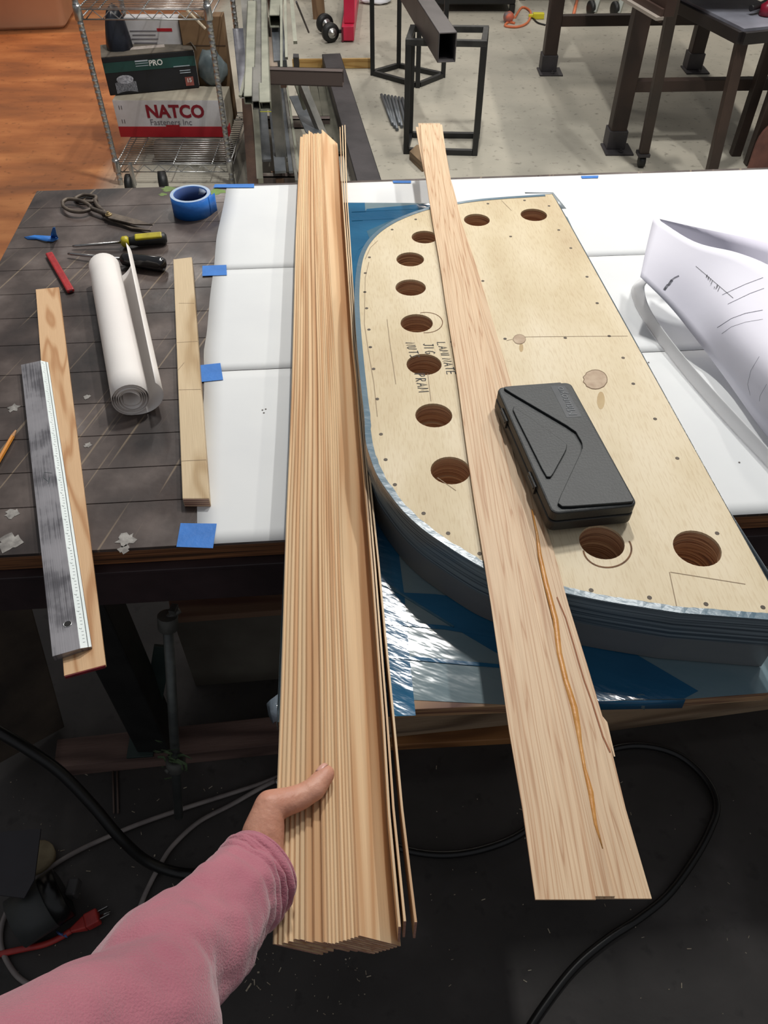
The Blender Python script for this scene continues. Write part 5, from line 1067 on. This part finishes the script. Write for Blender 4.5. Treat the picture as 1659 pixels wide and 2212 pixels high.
M = MB(); M.bar(V3(at(718, 90, 0).x, at(718, 90, 0).y, .06), h0 + V3(-.03, .05, .06), .02, .02); M.build('axle', drk, hs)
c = at(690, 40, 0); M = MB(); M.bar(c, c + V3(-.02, 0, .5), .09, .05, up=(0, 1, 0)); M.bar(c + V3(-.05, 0, .22), c + V3(.05, 0, .22), .05, .04); tag(M.build('wooden_post', wood('brown_post', (150, 122, 92), (120, 92, 66), rings=4, across=10)), 'brown wooden post standing on the far floor left of the red hoist', 'post')
c = at(812, 6, 0); blob('cloth_rag', 'white rag on the far floor near the second stand', 'cloth', (c.x, c.y, 0), (.12, .08, .03), plain('white_rag', (220, 222, 228), rough=.8), 5)
c = at(600, 20, 0); M = MB(); M.box((c.x - .1, c.y + .5, .2), (.5, .4, .4)); M.box((c.x + .25, c.y + .45, .12), (.25, .3, .24)); tag(M.build('dark_crates', plain('dark_brown_crate', (44, 34, 30), (70, 54, 46), rough=.7, scale=6), None, bevel=.01), 'dark crate standing behind the steel stock', 'crate')
c = at(1055, 38, 0); M = MB(); M.box((c.x - .1, c.y + .45, .36), (.62, .7, .60)); t = M.build('tool_cabinet', plain('black_cabinet', (16, 17, 19), (26, 27, 29), rough=.5, scale=4), None, bevel=.01); tag(t, 'black cabinet on legs at the far top right of the stands', 'cabinet')
for (dx, dy) in ((.19, .12), (-.39, .12), (.19, .78), (-.39, .78)): M = MB(); M.bar(V3(c.x + dx, c.y + dy, 0), V3(c.x + dx, c.y + dy, .06), .04, .04, up=(0, 1, 0)); M.build('leg', blk, t)
c = at(1165, 22, 0); M = MB(); M.box((c.x + .02, c.y + .55, .28), (.30, .6, .5)); t = M.build('dark_machine', plain('black_machine', (14, 15, 16), (30, 32, 33), rough=.5, scale=8), None, bevel=.02); tag(t, 'low black machine behind the orange cord on the far floor', 'machine')
for dx in (-.1, .14): M = MB(); M.bar(V3(c.x + dx, c.y + .3, 0), V3(c.x + dx, c.y + .3, .04), .05, .05, up=(0, 1, 0)); M.build('leg', blk, t)
c = at(1290, 18, 0); t = thing('rolling_cart', 'grey machine base on swivel casters behind the steel table', 'cart', (c.x + .1, c.y + .3, 0)); M = MB(); M.box((c.x + .1, c.y + .35, .26), (.62, .5, .18)); M.build('body', plain('grey_machine', (92, 92, 96), (60, 60, 64), rough=.5, scale=5), t, bevel=.01)
for (px_, py_) in ((1275, 34), (1326, 36)):
    q = at(px_, py_, 0); M = MB(); M.lathe((q.x - .02, q.y, .05), (1, .3, 0), [(0, .03), (.004, .05), (.03, .05), (.034, .03)], 16); M.build('wheel', blk, t); M = MB(); M.bar(V3(q.x + .02, q.y - .03, .03), V3(q.x + .06, q.y + .03, .17), .035, .03); M.build('fork', plain('pale_caster_steel', (170, 174, 166), rough=.35, metal=.6), t)
org = plain('orange_cord', (206, 110, 70), (220, 130, 90), rough=.5)
M = MB(); M.tube(spline([at(*p, .008) for p in ((1112, 38), (1128, 16), (1146, 26), (1140, 48), (1118, 58), (1092, 56), (1098, 48), (1112, 50))], 8), .0085, 8); t = M.build('extension_cord', org); tag(t, 'orange extension cord loop with a plug on the far floor', 'cord')
M = MB(); c = at(1098, 40, .03); M.lathe(c + V3(-.03, 0, 0), (1, .3, .2), [(0, .02), (.01, .035), (.05, .038), (.07, .02)], 14); M.build('plug_head', plain('orange_grey_plug', (196, 92, 60), (110, 106, 108), rough=.5, scale=25), t)
M = MB(); M.tube(spline([at(*p, .006) for p in ((1148, 34), (1160, 48), (1178, 54))], 6), .006, 8); M.build('dark_lead', blk, t)
M = MB(); c = at(1163, 34, .02); M.box(c, (.085, .04, .04)); M.box(c + V3(-.055, 0, 0), (.04, .022, .022)); tag(M.build('cord_connector', plain('yellow_connector', (214, 204, 50), rough=.4), None, bevel=.006), 'yellow cord connector beside the orange cord', 'connector')
M = MB(); M.tube([at(1238, 36, .01), at(1248, -5, .01)], .012, 6); M.tube([at(1360, -2, .01), at(1366, 8, .01)], .012, 6); tag(M.build('orange_hose', org), 'orange hose running away behind the steel table leg', 'cord')
# ================================================================== steel table on the right
bst = plain('brown_black_steel', (44, 34, 30), (66, 50, 42), rough=.5, scale=4, bump=.15)
L1, L2, L3 = at(1325, 318, 0), at(1182, 152, 0), at(1494, 148, 0); L4 = L3 + (L1 - L2)
tb = thing('steel_table', 'big brown steel table on thick square legs with bolted feet, top right', 'table', ((L1 + L3) / 2))
TH = .92; ls = .085
for p in (L1, L2, L3, L4):
    p = V3(p.x, p.y, 0); M = MB(); M.bar(p + V3(0, 0, .008), p + V3(0, 0, TH - .02), ls, ls, up=(0, 1, 0)); M.build('leg', bst, tb, bevel=.006)
    M = MB(); M.bar(p + V3(0, 0, .008), p + V3(0, 0, .10), ls + .016, ls + .016, up=(0, 1, 0)); M.build('foot_sleeve', drk, tb, bevel=.003)
    M = MB(); M.box(p + V3(.01, -.04, .004), (.15, .15, .008)); M.lathe(p + V3(.02, -.085, .008), (0, 0, 1), [(0, .012), (.006, .012), (.008, .006), (.016, .006)], 6, False); M.build('foot_plate', drk, tb)
dx_ = (L3 - L2); dy_ = (L2 - L1)
zb1 = atY(1300, 44, L2.y).z; zb2 = atY(1500, 184, L1.y).z
M = MB(); M.bar(V3(L2.x + ls / 2, L2.y, zb1), V3(L3.x - ls / 2, L3.y, zb1), .05, .06); M.build('cross_rail', bst, tb, bevel=.003)
M = MB(); M.bar(V3(L1.x + ls / 2, L1.y, zb2), V3(L4.x - ls / 2, L4.y, zb2), .05, .055); M.build('cross_rail', bst, tb, bevel=.003)
M = MB(); M.box(((L1 + L3) / 2 + V3(0, 0, TH)), (1.10, 1.62, .03)); M.build('table_top', plain('blue_grey_plate', (84, 84, 92), (106, 106, 114), rough=.4, metal=.3, scale=4), tb, bevel=.002)
# second lighter table
E1 = at(1537, 372, 0); E1 = V3(E1.x, E1.y, 0); ZT2 = .66; tc_ = at(1608, 62, ZT2)
E1 = V3(tc_.x + .02, tc_.y + .06, 0); Eb = at(1536, 372, 0)
t2 = thing('welding_table', 'grey topped steel table with slim legs, in front of the thick legged table', 'table', (E1.x + .3, E1.y + .4, 0))
ed = (at(1482, 0, ZT2) - tc_); ed = V3(ed.x, ed.y, 0).normalized(); et = V3(ed.y, -ed.x, 0); et = et if et.x > 0 else -et
P = [tc_, tc_ + et * .34, tc_ + et * .34 + ed * 1.0, tc_ + ed * 1.0]
M = MB(); M.prism([(p.x, p.y) for p in P], ZT2 - .012, ZT2); M.build('table_top', plain('pale_grey_plate', (150, 152, 164), (120, 120, 130), rough=.45, metal=.2, scale=5), t2)
M = MB()
for k in range(4): M.bar(V3(P[k].x, P[k].y, ZT2 - .037), V3(P[(k + 1) % 4].x, P[(k + 1) % 4].y, ZT2 - .037), .045, .05)
M.build('apron', plain('black_brown_steel', (28, 24, 24), (40, 34, 32), rough=.5, scale=6), t2, bevel=.002)
q_ = tc_ + (et + ed) * .03
for p, b_ in ((q_, Eb), (tc_ + et * .31 + ed * .03, None), (tc_ + et * .31 + ed * .16, None), (tc_ + et * .03 + ed * .94, None)):
    bb = V3(b_.x, b_.y, 0) if b_ else V3(p.x, p.y, 0)
    M = MB(); M.bar(bb, V3(p.x, p.y, ZT2 - .062), .05, .05, up=(0, 1, 0)); M.build('leg', bst, t2, bevel=.003)
# tall slim post on a caster with a box on it
D0 = at(1383, 360, 0); D1 = at(1452, 0, .80); pc2 = thing('caster_post', 'slim brown steel post on a caster, in front of the thick table leg', 'stand', (D0.x, D0.y, 0))
M = MB(); M.bar(V3(D0.x, D0.y, .075), D1 + V3(0, 0, .15), .045, .045, up=(0, 1, 0)); M.build('post', bst, pc2, bevel=.003)
M = MB(); M.lathe(V3(D0.x - .018, D0.y, .03), (1, 0, 0), [(0, .018), (.004, .030), (.032, .030), (.036, .018)], 18); M.build('wheel', blk, pc2); M = MB(); M.box((D0.x, D0.y + .005, .065), (.06, .07, .016)); M.build('caster_fork', drk, pc2, bevel=.002)
A, B = at(1375, 2, .78), at(1430, 34, .78); M = MB(); M.bar(A + (A - B) * .8 , B, .012, .05); M.bar(A + (A - B) * .8 + V3(.035, .02, .09), B + V3(.035, .02, .09), .05, .20); o = M.build('side_box', plain('brown_steel_box', (58, 42, 36), (76, 56, 48), rough=.5, scale=5), pc2, bevel=.002)
M = MB(); M.bar(A + (A - B) * .8 + V3(-.008, -.006, -.01), B + V3(-.008, -.006, -.01), .035, .012); M.build('pale_lip', plain('pale_lip', (156, 146, 136), rough=.6), pc2)
# clamp on the table top
c = at(1650, 20, ZT2 + .02); M = MB(); M.tube(spline([at(1622, 18, ZT2 + .03), at(1640, 12, ZT2 + .035), at(1665, 2, ZT2 + .035), at(1690, 4, ZT2 + .035)], 5), .014, 8); t = M.build('hand_tool', plain('dark_tool', (30, 28, 28), rough=.5)); tag(t, 'dark tool handle lying on the grey table top at the top right corner', 'tool')
M = MB(); M.lathe(at(1655, 32, ZT2 + .004), (0, 0, 1), [(0, .035), (.04, .035), (.05, .02), (.06, .012)], 16); tag(M.build('round_jar', plain('dark_red_plastic', (130, 22, 44), rough=.35)), 'dark red round jar beside the tool on the grey table top', 'jar')
# brown rounded panel at the right edge
c = at(1655, 372, 0); M = MB(); pts = [(-.10, 0)] + [(-.10 + .0, .14)] + [(-.10 + .20 * (1 - cos(a)), .14 + .16 * sin(a)) for a in [k * pi / 2 / 8 for k in range(1, 9)]] + [(.34, .30), (.34, 0)]
Rb = Matrix.Rotation(-.1, 3, 'X'); i = M.add([V3(c.x + 0 + p[0], c.y, p[1]) for p in pts] + [V3(c.x + 0 + p[0], c.y + .018, p[1]) for p in pts]); n_ = len(pts)
M.face([i + k for k in range(n_)]); M.face([i + n_ + k for k in range(n_)][::-1])
for k in range(n_): q = (k + 1) % n_; M.face((i + k, i + q, i + n_ + q, i + n_ + k))
tag(M.build('rounded_panel', plain('scuffed_brown_panel', (92, 58, 52), (118, 76, 66), rough=.5, scale=12, bump=.1), None, bevel=.003), 'scuffed brown panel with a rounded corner at the right edge behind the bench', 'panel')
# ================================================================== under and in front of the bench
pipe = plain('grey_pipe', (74, 78, 78), (98, 102, 100), rough=.4, metal=.5, scale=20); iron = plain('clamp_iron', (92, 92, 88), (66, 66, 62), rough=.6, metal=.3, scale=25)
pt_, pb_ = at(362, 1334, .60), at(386, 1764, .05); cp = thing('pipe_clamp', 'grey pipe clamp hanging under the bench front in front of the plank', 'clamp', pb_)
M = MB(); M.tube([pt_, pb_], .0095, 12); M.build('pipe', pipe, cp)
dd = (pb_ - pt_).normalized(); M = MB(); M.lathe(pt_ - dd * .005, dd, [(0, .018), (.03, .018), (.034, .013)], 14); M.bar(pt_ + V3(.01, 0, .01), at(382, 1316, .60) + V3(0, 0, .01), .012, .016); M.tube([pt_ + V3(0, 0, 0), at(388, 1318, .61)], .006, 8); M.build('clamp_head', iron, cp, bevel=.001)
q = pt_ + (pb_ - pt_) * ((1642 - 1334) / 430 * .93); M = MB(); M.lathe(q, dd, [(0, .014), (.002, .020), (.026, .020), (.028, .014)], 14); M.lathe(q + dd * .014 + V3(-.012, -.012, 0), (-.6, -.8, 0), [(0, .005), (.008, .005)], 10); M.build('sliding_jaw', iron, cp)
lf = plain('green_tape_scrap', (54, 74, 46), (76, 96, 62), rough=.7, scale=40); M = MB()
for k in range(16):
    b = q + V3(random.uniform(-.035, .018), random.uniform(-.012, -.004), random.uniform(-.05, .085)); a_ = random.uniform(0, 6.28); u = V3(cos(a_), -.3, sin(a_)) * random.uniform(.012, .028); w = V3(-sin(a_), .2, cos(a_)) * .008
    M.grid([[b - u * .3, b + u * .5 + w, b + u], [b - u * .3 + w, b + u * .5 + w * 1.9, b + u + w * .6]])
o = M.build('green_tape_tatters', lf, cp, solid=.0006); o['kind'] = 'stuff'
gcab = plain('grey_cable_jacket', (120, 112, 110), (146, 138, 134), rough=.5, scale=20); blc = plain('black_cable_jacket', (10, 10, 11), (18, 18, 19), rough=.35, scale=20)
def cable(name, lab, px, r, mat, cat='cable', cap=None):
    M = MB(); M.tube(spline([at(x, y, z) for x, y, z in px], 10), r, 10); return tag(M.build(name, mat), lab, cat)
cable('black_cable', 'thick black cable hanging from the left edge down to behind the arm', [(-40, 1560, .42), (0, 1582, .40), (60, 1618, .36), (130, 1668, .30), (200, 1740, .22), (260, 1810, .14), (320, 1862, .06), (390, 1886, .014), (470, 1888, .014), (560, 1890, .014)], .011, blc)
g = cable('grey_cable', 'pale grey cable looping over the floor at the bottom left', [(606, 1676, .012), (560, 1694, .010), (480, 1720, .008), (380, 1752, .007), (270, 1792, .007), (150, 1848, .007), (60, 1912, .007), (12, 1975, .007), (2, 2040, .007), (30, 2100, .007), (70, 2130, .007), (110, 2137, .007), (180, 2140, .007)], .0052, gcab)
cable('grey_cable', 'second pale grey cable running from the bundle edge down behind the sleeve', [(600, 1684, .014), (560, 1704, .012), (500, 1738, .008), (430, 1775, .008), (375, 1825, .008), (345, 1870, .008), (312, 1935, .008), (290, 2000, .008), (280, 2060, .008)], .0052, gcab)
c = at(594, 1690, .016); M = MB(); M.lathe(c, (1, .3, 0), [(0, .006), (.004, .009), (.02, .009), (.024, .006)], 10); tag(M.build('cable_connector', plain('nickel', (150, 148, 146), rough=.3, metal=1)), 'small metal connector where the two pale cables meet', 'connector')
cable('black_cable', 'long black cable snaking over the dark floor at the right', [(800, 1800, .012), (872, 1834, .012), (960, 1846, .012), (1050, 1832, .012), (1132, 1796, .012), (1200, 1730, .012), (1262, 1650, .012), (1330, 1616, .012), (1400, 1612, .012), (1470, 1634, .012), (1525, 1684, .012), (1548, 1740, .012), (1530, 1800, .012), (1490, 1870, .012), (1440, 1935, .012), (1380, 1984, .012), (1310, 2030, .012), (1240, 2090, .012), (1170, 2180, .012), (1120, 2260, .012)], .0085, blc)
# red plug and its cord
rp = plain('red_plug_plastic', (178, 52, 46), (150, 40, 40), rough=.45, scale=40)
a_, b_ = at(150, 2012, .016), at(214, 1978, .018); pg = thing('power_plug', 'red power plug with three prongs lying on the floor at the bottom left', 'plug', (a_ + b_) / 2 + V3(0, 0, -.016)); d = (b_ - a_).normalized(); ln = (b_ - a_).length; sd = V3(-d.y, d.x, 0)
M = MB(); M.hexa([a_ + sd * .004 + V3(0, 0, -.004), a_ - sd * .004 + V3(0, 0, -.004), a_ - sd * .004 + V3(0, 0, .004), a_ + sd * .004 + V3(0, 0, .004), a_ + d * ln * .55 + sd * .014 + V3(0, 0, -.012), a_ + d * ln * .55 - sd * .014 + V3(0, 0, -.012), a_ + d * ln * .55 - sd * .014 + V3(0, 0, .010), a_ + d * ln * .55 + sd * .014 + V3(0, 0, .010)]); M.bar(a_ + d * ln * .55, b_, .029, .024); M.build('plug_body', rp, pg, bevel=.003)
for k in (-.008, .008): M = MB(); M.bar(b_ + sd * k, b_ + sd * k + d * .02, .0016, .007); M.build('prong', plain('nickel', (150, 148, 146)), pg)
M = MB(); M.tube([b_ + V3(0, 0, -.006), b_ + V3(0, 0, -.006) + d * .022], .0024, 8); M.build('prong', plain('nickel', (150, 148, 146)), pg)
M = MB(); M.tube(spline([a_ + d * .004, at(128, 2026, .010), at(95, 2040, .008), at(40, 2052, .008), at(-40, 2070, .008)], 8), .0062, 10); M.build('red_cord', rp, pg)
M = MB()
for k in range(5): M.grid([[at(120 + k * 4, 2008 + k * 3, .016 + .004 * (k % 2)), at(124 + k * 4, 2016 + k * 2, .02)], [at(128 + k * 4, 2018 - k, .018), at(134 + k * 3, 2026, .012)]])
o = M.build('blue_tape_tag', plain('dull_blue_tape', (70, 100, 160), rough=.6), pg, solid=.0008)
# small black motor with sheet metal at bottom left
mt = thing('small_motor', 'small black round motor with a dark steel guard, on the floor at bottom left', 'motor', at(80, 1990, 0))
c0, c1 = at(22, 1975, .07), at(118, 1935, .07); c1 = V3(c1.x, c1.y, .07); c0 = V3(c0.x, c0.y, .07); da = (c1 - c0).normalized()
da = (at(110, 1945, .055) - at(42, 1990, .055)).normalized(); ce = at(50, 1985, .055)
M = MB(); M.lathe(ce - da * .02, da, [(0, .03), (.004, .050), (.07, .052), (.072, .050)], 28); M.build('motor_body', plain('grey_black_casting', (44, 46, 46), (62, 64, 64), rough=.5, scale=10), mt)
M = MB(); M.lathe(ce + da * .0525, da, [(0, .0525), (.03, .0525), (.032, .045)], 28); M.build('end_band', plain('gloss_black', (6, 6, 7), rough=.3), mt)
M = MB(); M.box(ce + da * .10 + V3(0, 0, -.01), (.022, .035, .03)); M.build('bracket', plain('grey_bracket', (70, 68, 68), rough=.5), mt, bevel=.004)
G_ = [at(-30, 1800, .16), at(88, 1790, .15), at(74, 1900, .13), at(52, 1940, .12), at(-30, 1930, .13)]; M = MB(); i = M.add([p for p in G_] + [p + V3(0, 0, -.004) for p in G_]); M.face((i, i + 1, i + 2, i + 3, i + 4)); M.face((i + 9, i + 8, i + 7, i + 6, i + 5))
for k in range(5): q2 = (k + 1) % 5; M.face((i + k, i + q2, i + 5 + q2, i + 5 + k))
M.build('steel_guard', plain('dark_guard', (34, 32, 36), (48, 44, 50), rough=.5, scale=6), mt)
M = MB(); M.bar(at(20, 1880, .13), V3(at(20, 1930, .0).x, at(20, 1900, 0).y, 0.0), .02, .02, up=(0, 1, 0)); M.bar(at(95, 1905, .06), at(128, 1990, .05), .02, .03); M.build('support', iron, mt)
c = at(92, 1850, .02); M = MB(); M.lathe(V3(c.x - .012, c.y, 0), (0, 0, 1), [(0, .034), (.018, .036), (.02, .030)], 20); tag(M.build('wood_disc', plain('beige_disc', (150, 138, 108), (124, 110, 84), rough=.7, scale=30), None, bevel=.002), 'beige round wooden disc half under the dark steel guard', 'disc')
for (x, lab) in ((246, 'left one of two thin dowels standing on the floor below the plank'), (255, 'right one of two thin dowels standing on the floor below the plank')):
    M = MB(); M.tube([at(x, 1757, .004), at(x - 2, 1666, .004)], .0022, 6); tag(M.build('thin_dowel', plain('dowel_brown', (96, 80, 72), rough=.7)), lab, 'dowel', 'thin dowels')
# wood chips and sawdust
M = MB(); rnd = random.Random(5)
for k in range(230):
    if k < 120: x, y = rnd.uniform(20, 600), rnd.uniform(1660, 2150)
    elif k < 170: x, y = rnd.uniform(520, 800), rnd.uniform(2070, 2200)
    else: x, y = rnd.uniform(900, 1650), rnd.uniform(1650, 2200)
    p = at(x, y, 0); s = rnd.uniform(.0005, .0012) * (1 if rnd.random() < .9 else 1.8); a = rnd.uniform(0, pi); l = rnd.choice([1, 1, 1.5, 4])
    u = V3(cos(a), sin(a), 0) * s * l; w = V3(-sin(a), cos(a), 0) * s * .7; M.hexa([p - u - w, p - u + w, p - u + w + V3(0, 0, s), p - u - w + V3(0, 0, s), p + u - w, p + u + w, p + u + w + V3(0, 0, s), p + u - w + V3(0, 0, s)])
o = M.build('wood_chips', plain('pale_chips', (196, 186, 166), (150, 136, 116), rough=.7, scale=200)); tag(o, 'pale wood chips and dust specks scattered on the dark floor', 'debris', kind='stuff')
stn = plain('black_stain', (14, 13, 13), rough=.45)
for (x, y, r) in ((1500, 2040, .022), (1470, 1980, .018), (1160, 2120, .014), (1230, 2160, .02), (1330, 2180, .016), (780, 2118, .006), (540, 2165, .006), (1010, 2190, .01)):
    p = at(x, y, 0); M = MB(); M.prism([(p.x + r * (1 + .4 * sin(2.7 * k + x)) * cos(k * pi / 9), p.y + r * (1 + .4 * cos(4.3 * k + y)) * sin(k * pi / 9)) for k in range(18)], 0, .0004); M.build('oil_stain', stn, bpy.data.objects['floor'])
# ================================================================== the arm and hand
skin = plain('skin', (216, 162, 138), (202, 142, 118), rough=.5, scale=22, bump=.25, bscale=130, detail=4)
skin.node_tree.nodes['Principled BSDF'].inputs['Subsurface Weight'].default_value = .12
skin.node_tree.nodes['Principled BSDF'].inputs['Subsurface Radius'].default_value = (.01, .004, .002)
person = thing('person', 'outstretched arm in a pink sleeve, hand gripping the near end of the strip bundle', 'person', at(420, 2040, .95))
Lx = lambda y: interp(Lt, y)
def capsule(bm, a, b, ra, rb, seg=14, fl=1.0, nrm=None):
    """tapered rounded limb segment"""
    a = Vector(a); b = Vector(b); d = b - a; L_ = d.length; d.normalize()
    u = (nrm - d * nrm.dot(d)).normalized() if nrm is not None else d.orthogonal().normalized(); w = d.cross(u); rings = []
    st = [(-ra * sin(t), ra * cos(t)) for t in (1.45, 1.1, .7, .35)] + [(L_ * k / 3, ra + (rb - ra) * k / 3) for k in range(4)] + [(L_ + rb * sin(t), rb * cos(t)) for t in (.35, .7, 1.1, 1.45)]
    for h, r in st: rings.append([bm.verts.new(a + d * h + (u * cos(2 * pi * k / seg) * fl + w * sin(2 * pi * k / seg)) * r) for k in range(seg)])
    for i in range(len(rings) - 1):
        for k in range(seg): q = (k + 1) % seg; bm.faces.new((rings[i][k], rings[i][q], rings[i + 1][q], rings[i + 1][k]))
    bm.faces.new(rings[0][::-1]); bm.faces.new(rings[-1])
zb_ = ZT - SW * sin(LEAN)          # underside of the bundle
bm = bmesh.new()
W = at(560, 1868, .905); EL = at(262, 2190, 1.06); CMC = at(568, 1800, .915); MCP = at(583, 1742, .924); IP = at(645, 1724, ZT + .0165); IP2 = at(678, 1705, ZT + .0150); TIP = at(703, 1673, ZT + .0130)
SH = EL + (EL - W) * .9 + Vector((0, 0, .04))
# forearm, wrist, palm
capsule(bm, W + (EL - W) * .62, W + (EL - W) * .18, .036, .029, 20); capsule(bm, W + (EL - W) * .25, W, .030, .0275, 20)
capsule(bm, W, CMC, .0265, .0215); capsule(bm, CMC, MCP, .0225, .0172); capsule(bm, MCP, IP, .0168, .0138); capsule(bm, IP, IP2, .0138, .0128); capsule(bm, IP2, TIP, .0130, .0108)
yi = MCP.y + .018
K = []
for k in range(4):
    y = yi - .021 * k; x = Lx(y) - .010 - .004 * (k == 3); K.append(Vector((x, y, zb_ - .004 + .003 * (k in (1, 2)))))
for k, kp in enumerate(K):
    capsule(bm, W + Vector((.0, .004 - .004 * k, -.006)), kp, .019, .0115)
    capsule(bm, CMC + Vector((-.004, 0, -.008)), kp, .014, .0110)
capsule(bm, MCP, K[0], .013, .0115); capsule(bm, K[0], K[3], .0115, .0105)
FL_ = [(.040, .024, .020, .0088), (.044, .027, .021, .0090), (.040, .025, .020, .0086), (.031, .019, .018, .0076)]
for k, (l1, l2, l3, r) in enumerate(FL_):
    a = K[k] + Vector((.002, 0, -.010)); zf = zb_ - r - .0012
    p1 = Vector((a.x + l1 * .92, a.y + .004, zf - .003)); p2 = Vector((p1.x + l2, p1.y + .002, zf - .001)); p3 = Vector((p2.x + l3 * .9, p2.y + .001, zf))
    capsule(bm, K[k], a, r * 1.2, r * 1.15); capsule(bm, a, p1, r * 1.12, r); capsule(bm, p1, p2, r, r * .93); capsule(bm, p2, p3, r * .93, r * .82)
me = bpy.data.meshes.new('arm'); bmesh.ops.recalc_face_normals(bm, faces=bm.faces)
po = OFF[person.name]
for v in bm.verts: v.co -= po
bm.to_mesh(me); bm.free()
tmp = bpy.data.objects.new('arm_tmp', me); COL.objects.link(tmp)
r = tmp.modifiers.new('r', 'REMESH'); r.mode = 'VOXEL'; r.voxel_size = .0024
s = tmp.modifiers.new('s', 'SMOOTH'); s.factor = .6; s.iterations = 9
dg = bpy.context.evaluated_depsgraph_get(); dg.update(); me2 = bpy.data.meshes.new_from_object(tmp.evaluated_get(dg)); bpy.data.objects.remove(tmp)
# creases on the thumb joint and wrist, pushed into the skin
CR = [(at(650, 1700, ZT + .024), (IP2 - IP).normalized(), .0011, .0010), (at(657, 1697, ZT + .024), (IP2 - IP).normalized(), .0011, .0008), (at(612, 1765, ZT + .01), (IP - MCP).normalized(), .0018, .0016), (at(607, 1772, ZT + .01), Vector((.5, .8, 0)), .0016, .0014), (at(560, 1846, .93), (CMC - W).normalized(), .0013, .0007), (at(570, 1822, .93), (CMC - W).normalized(), .0013, .0006)]
for v in me2.vertices:
    p = v.co + po
    for c, d, wd_, am in CR:
        e = p - c; dist = e.length
        if dist < .022: v.co -= v.normal * am * math.exp(-(e.dot(d) / wd_) ** 2) * (1 - dist / .022)
    if (p - TIP).length < .2: v.co += v.normal * .0004 * noise.noise(p * 90)
    # keep the thumb pad on the wood
me2.materials.clear(); me2.materials.append(skin)
for p in me2.polygons: p.use_smooth = True
arm = bpy.data.objects.new('arm', me2); COL.objects.link(arm); arm.parent = person; OFF[arm.name] = po
# thumbnail
nd = (TIP - IP2).normalized(); nc = TIP + nd * .001; up = (Vector((-.72, .25, .62))); up = (up - nd * up.dot(nd)).normalized(); sd = nd.cross(up); rows = []
for i in range(7):
    f = -.0065 + .0135 * i / 6; hw = .0058 * sqrt(max(.08, 1 - (abs(i - 2.6) / 4.4) ** 2)); row = []
    for j in range(7): a = (j / 6 - .5) * 2; row.append(nc + nd * f + sd * hw * a + up * (.0112 - .0032 * a * a - (.0022 * max(0, (i - 3) / 3) ** 2)))
    rows.append(row)
M = MB(); M.grid(rows); M.build('thumbnail', plain('nail', (222, 172, 156), (214, 160, 144), rough=.3, scale=60), arm, solid=.0004)
# ------------------------------------------------------------------ sleeve
CU = at(560, 1880, .918)
ctrl = [CU, at(520, 1925, .935), at(440, 2015, .975), at(345, 2110, 1.02), EL + Vector((.01, -.01, .0)), EL + (SH - EL) * .35, EL + (SH - EL) * .7, SH]
rad = [.0395, .0425, .0470, .0520, .0560, .060, .066, .072]
pth = spline(ctrl, 22); nP = len(pth); SEG = 72
rows = []; u = Vector((0, 0, 1)); 
for i, c in enumerate(pth):
    t = i / (nP - 1) * (len(ctrl) - 1); k = min(int(t), len(ctrl) - 2); f = t - k; R_ = rad[k] + (rad[k + 1] - rad[k]) * f
    T_ = (pth[min(nP - 1, i + 1)] - pth[max(0, i - 1)]).normalized(); u = (u - T_ * u.dot(T_)).normalized(); w = T_.cross(u); row = []
    s_ = (t) / 7.0
    for q in range(SEG):
        a = 2 * pi * q / SEG; dirv = u * cos(a) + w * sin(a)
        near = math.exp(-max(0, t - .25) / .85)
        # slanting folds that bunch up behind the cuff
        ph = t * 9.5 + 1.6 * sin(a + .8) + .9 * noise.noise(Vector((cos(a) * 1.3, sin(a) * 1.3, t * .9)))
        side = .45 + .55 * max(0, cos(a + 2.0)) 
        fold = (abs(sin(ph)) ** .6 - .62) * .0125 * near * side * min(1, t * 3 + .15)
        big = .0065 * noise.noise(Vector((cos(a) * 1.2 + 5, sin(a) * 1.2, t * 1.15))) + .0026 * noise.noise(Vector((cos(a) * 3 + 2, sin(a) * 3, t * 3.1)))
        cuff = -.0012 * math.exp(-((t - .42) / .05) ** 2) + .0008 * (t < .36)
        row.append(c + dirv * (R_ + fold + big * min(1, t * 2 + .1) + cuff))
    rows.append(row)
M = MB(); b = len(M.v); n = len(rows)
for row in rows: M.v += row
for i in range(n - 1):
    for q in range(SEG): q2 = (q + 1) % SEG; M.face((b + i * SEG + q, b + i * SEG + q2, b + (i + 1) * SEG + q2, b + (i + 1) * SEG + q), None, True)
pink = plain('dusty_pink_cotton', (170, 98, 114), (192, 118, 132), rough=.85, scale=9, bump=.35, bscale=520, detail=6, sheen=.5)
sl_ = M.build('sleeve', pink, person, solid=.0022)
M = MB(); path = [rows[0][q] for q in range(SEG)]; M.tube(path, .0021, 6, closed=True); M.build('cuff_hem', pink, sl_)
seam = plain('faded_pink_seam', (214, 156, 168), rough=.8)
M = MB(); c_ = int(.42 / 7 * (nP - 1)); 
for q0 in (SEG * 60 // 100,):
    M.tube([rows[i][(q0 + int(3 * sin(i * .14))) % SEG] for i in range(2, n, 2)], .0009, 5)
M.build('seam', seam, sl_)
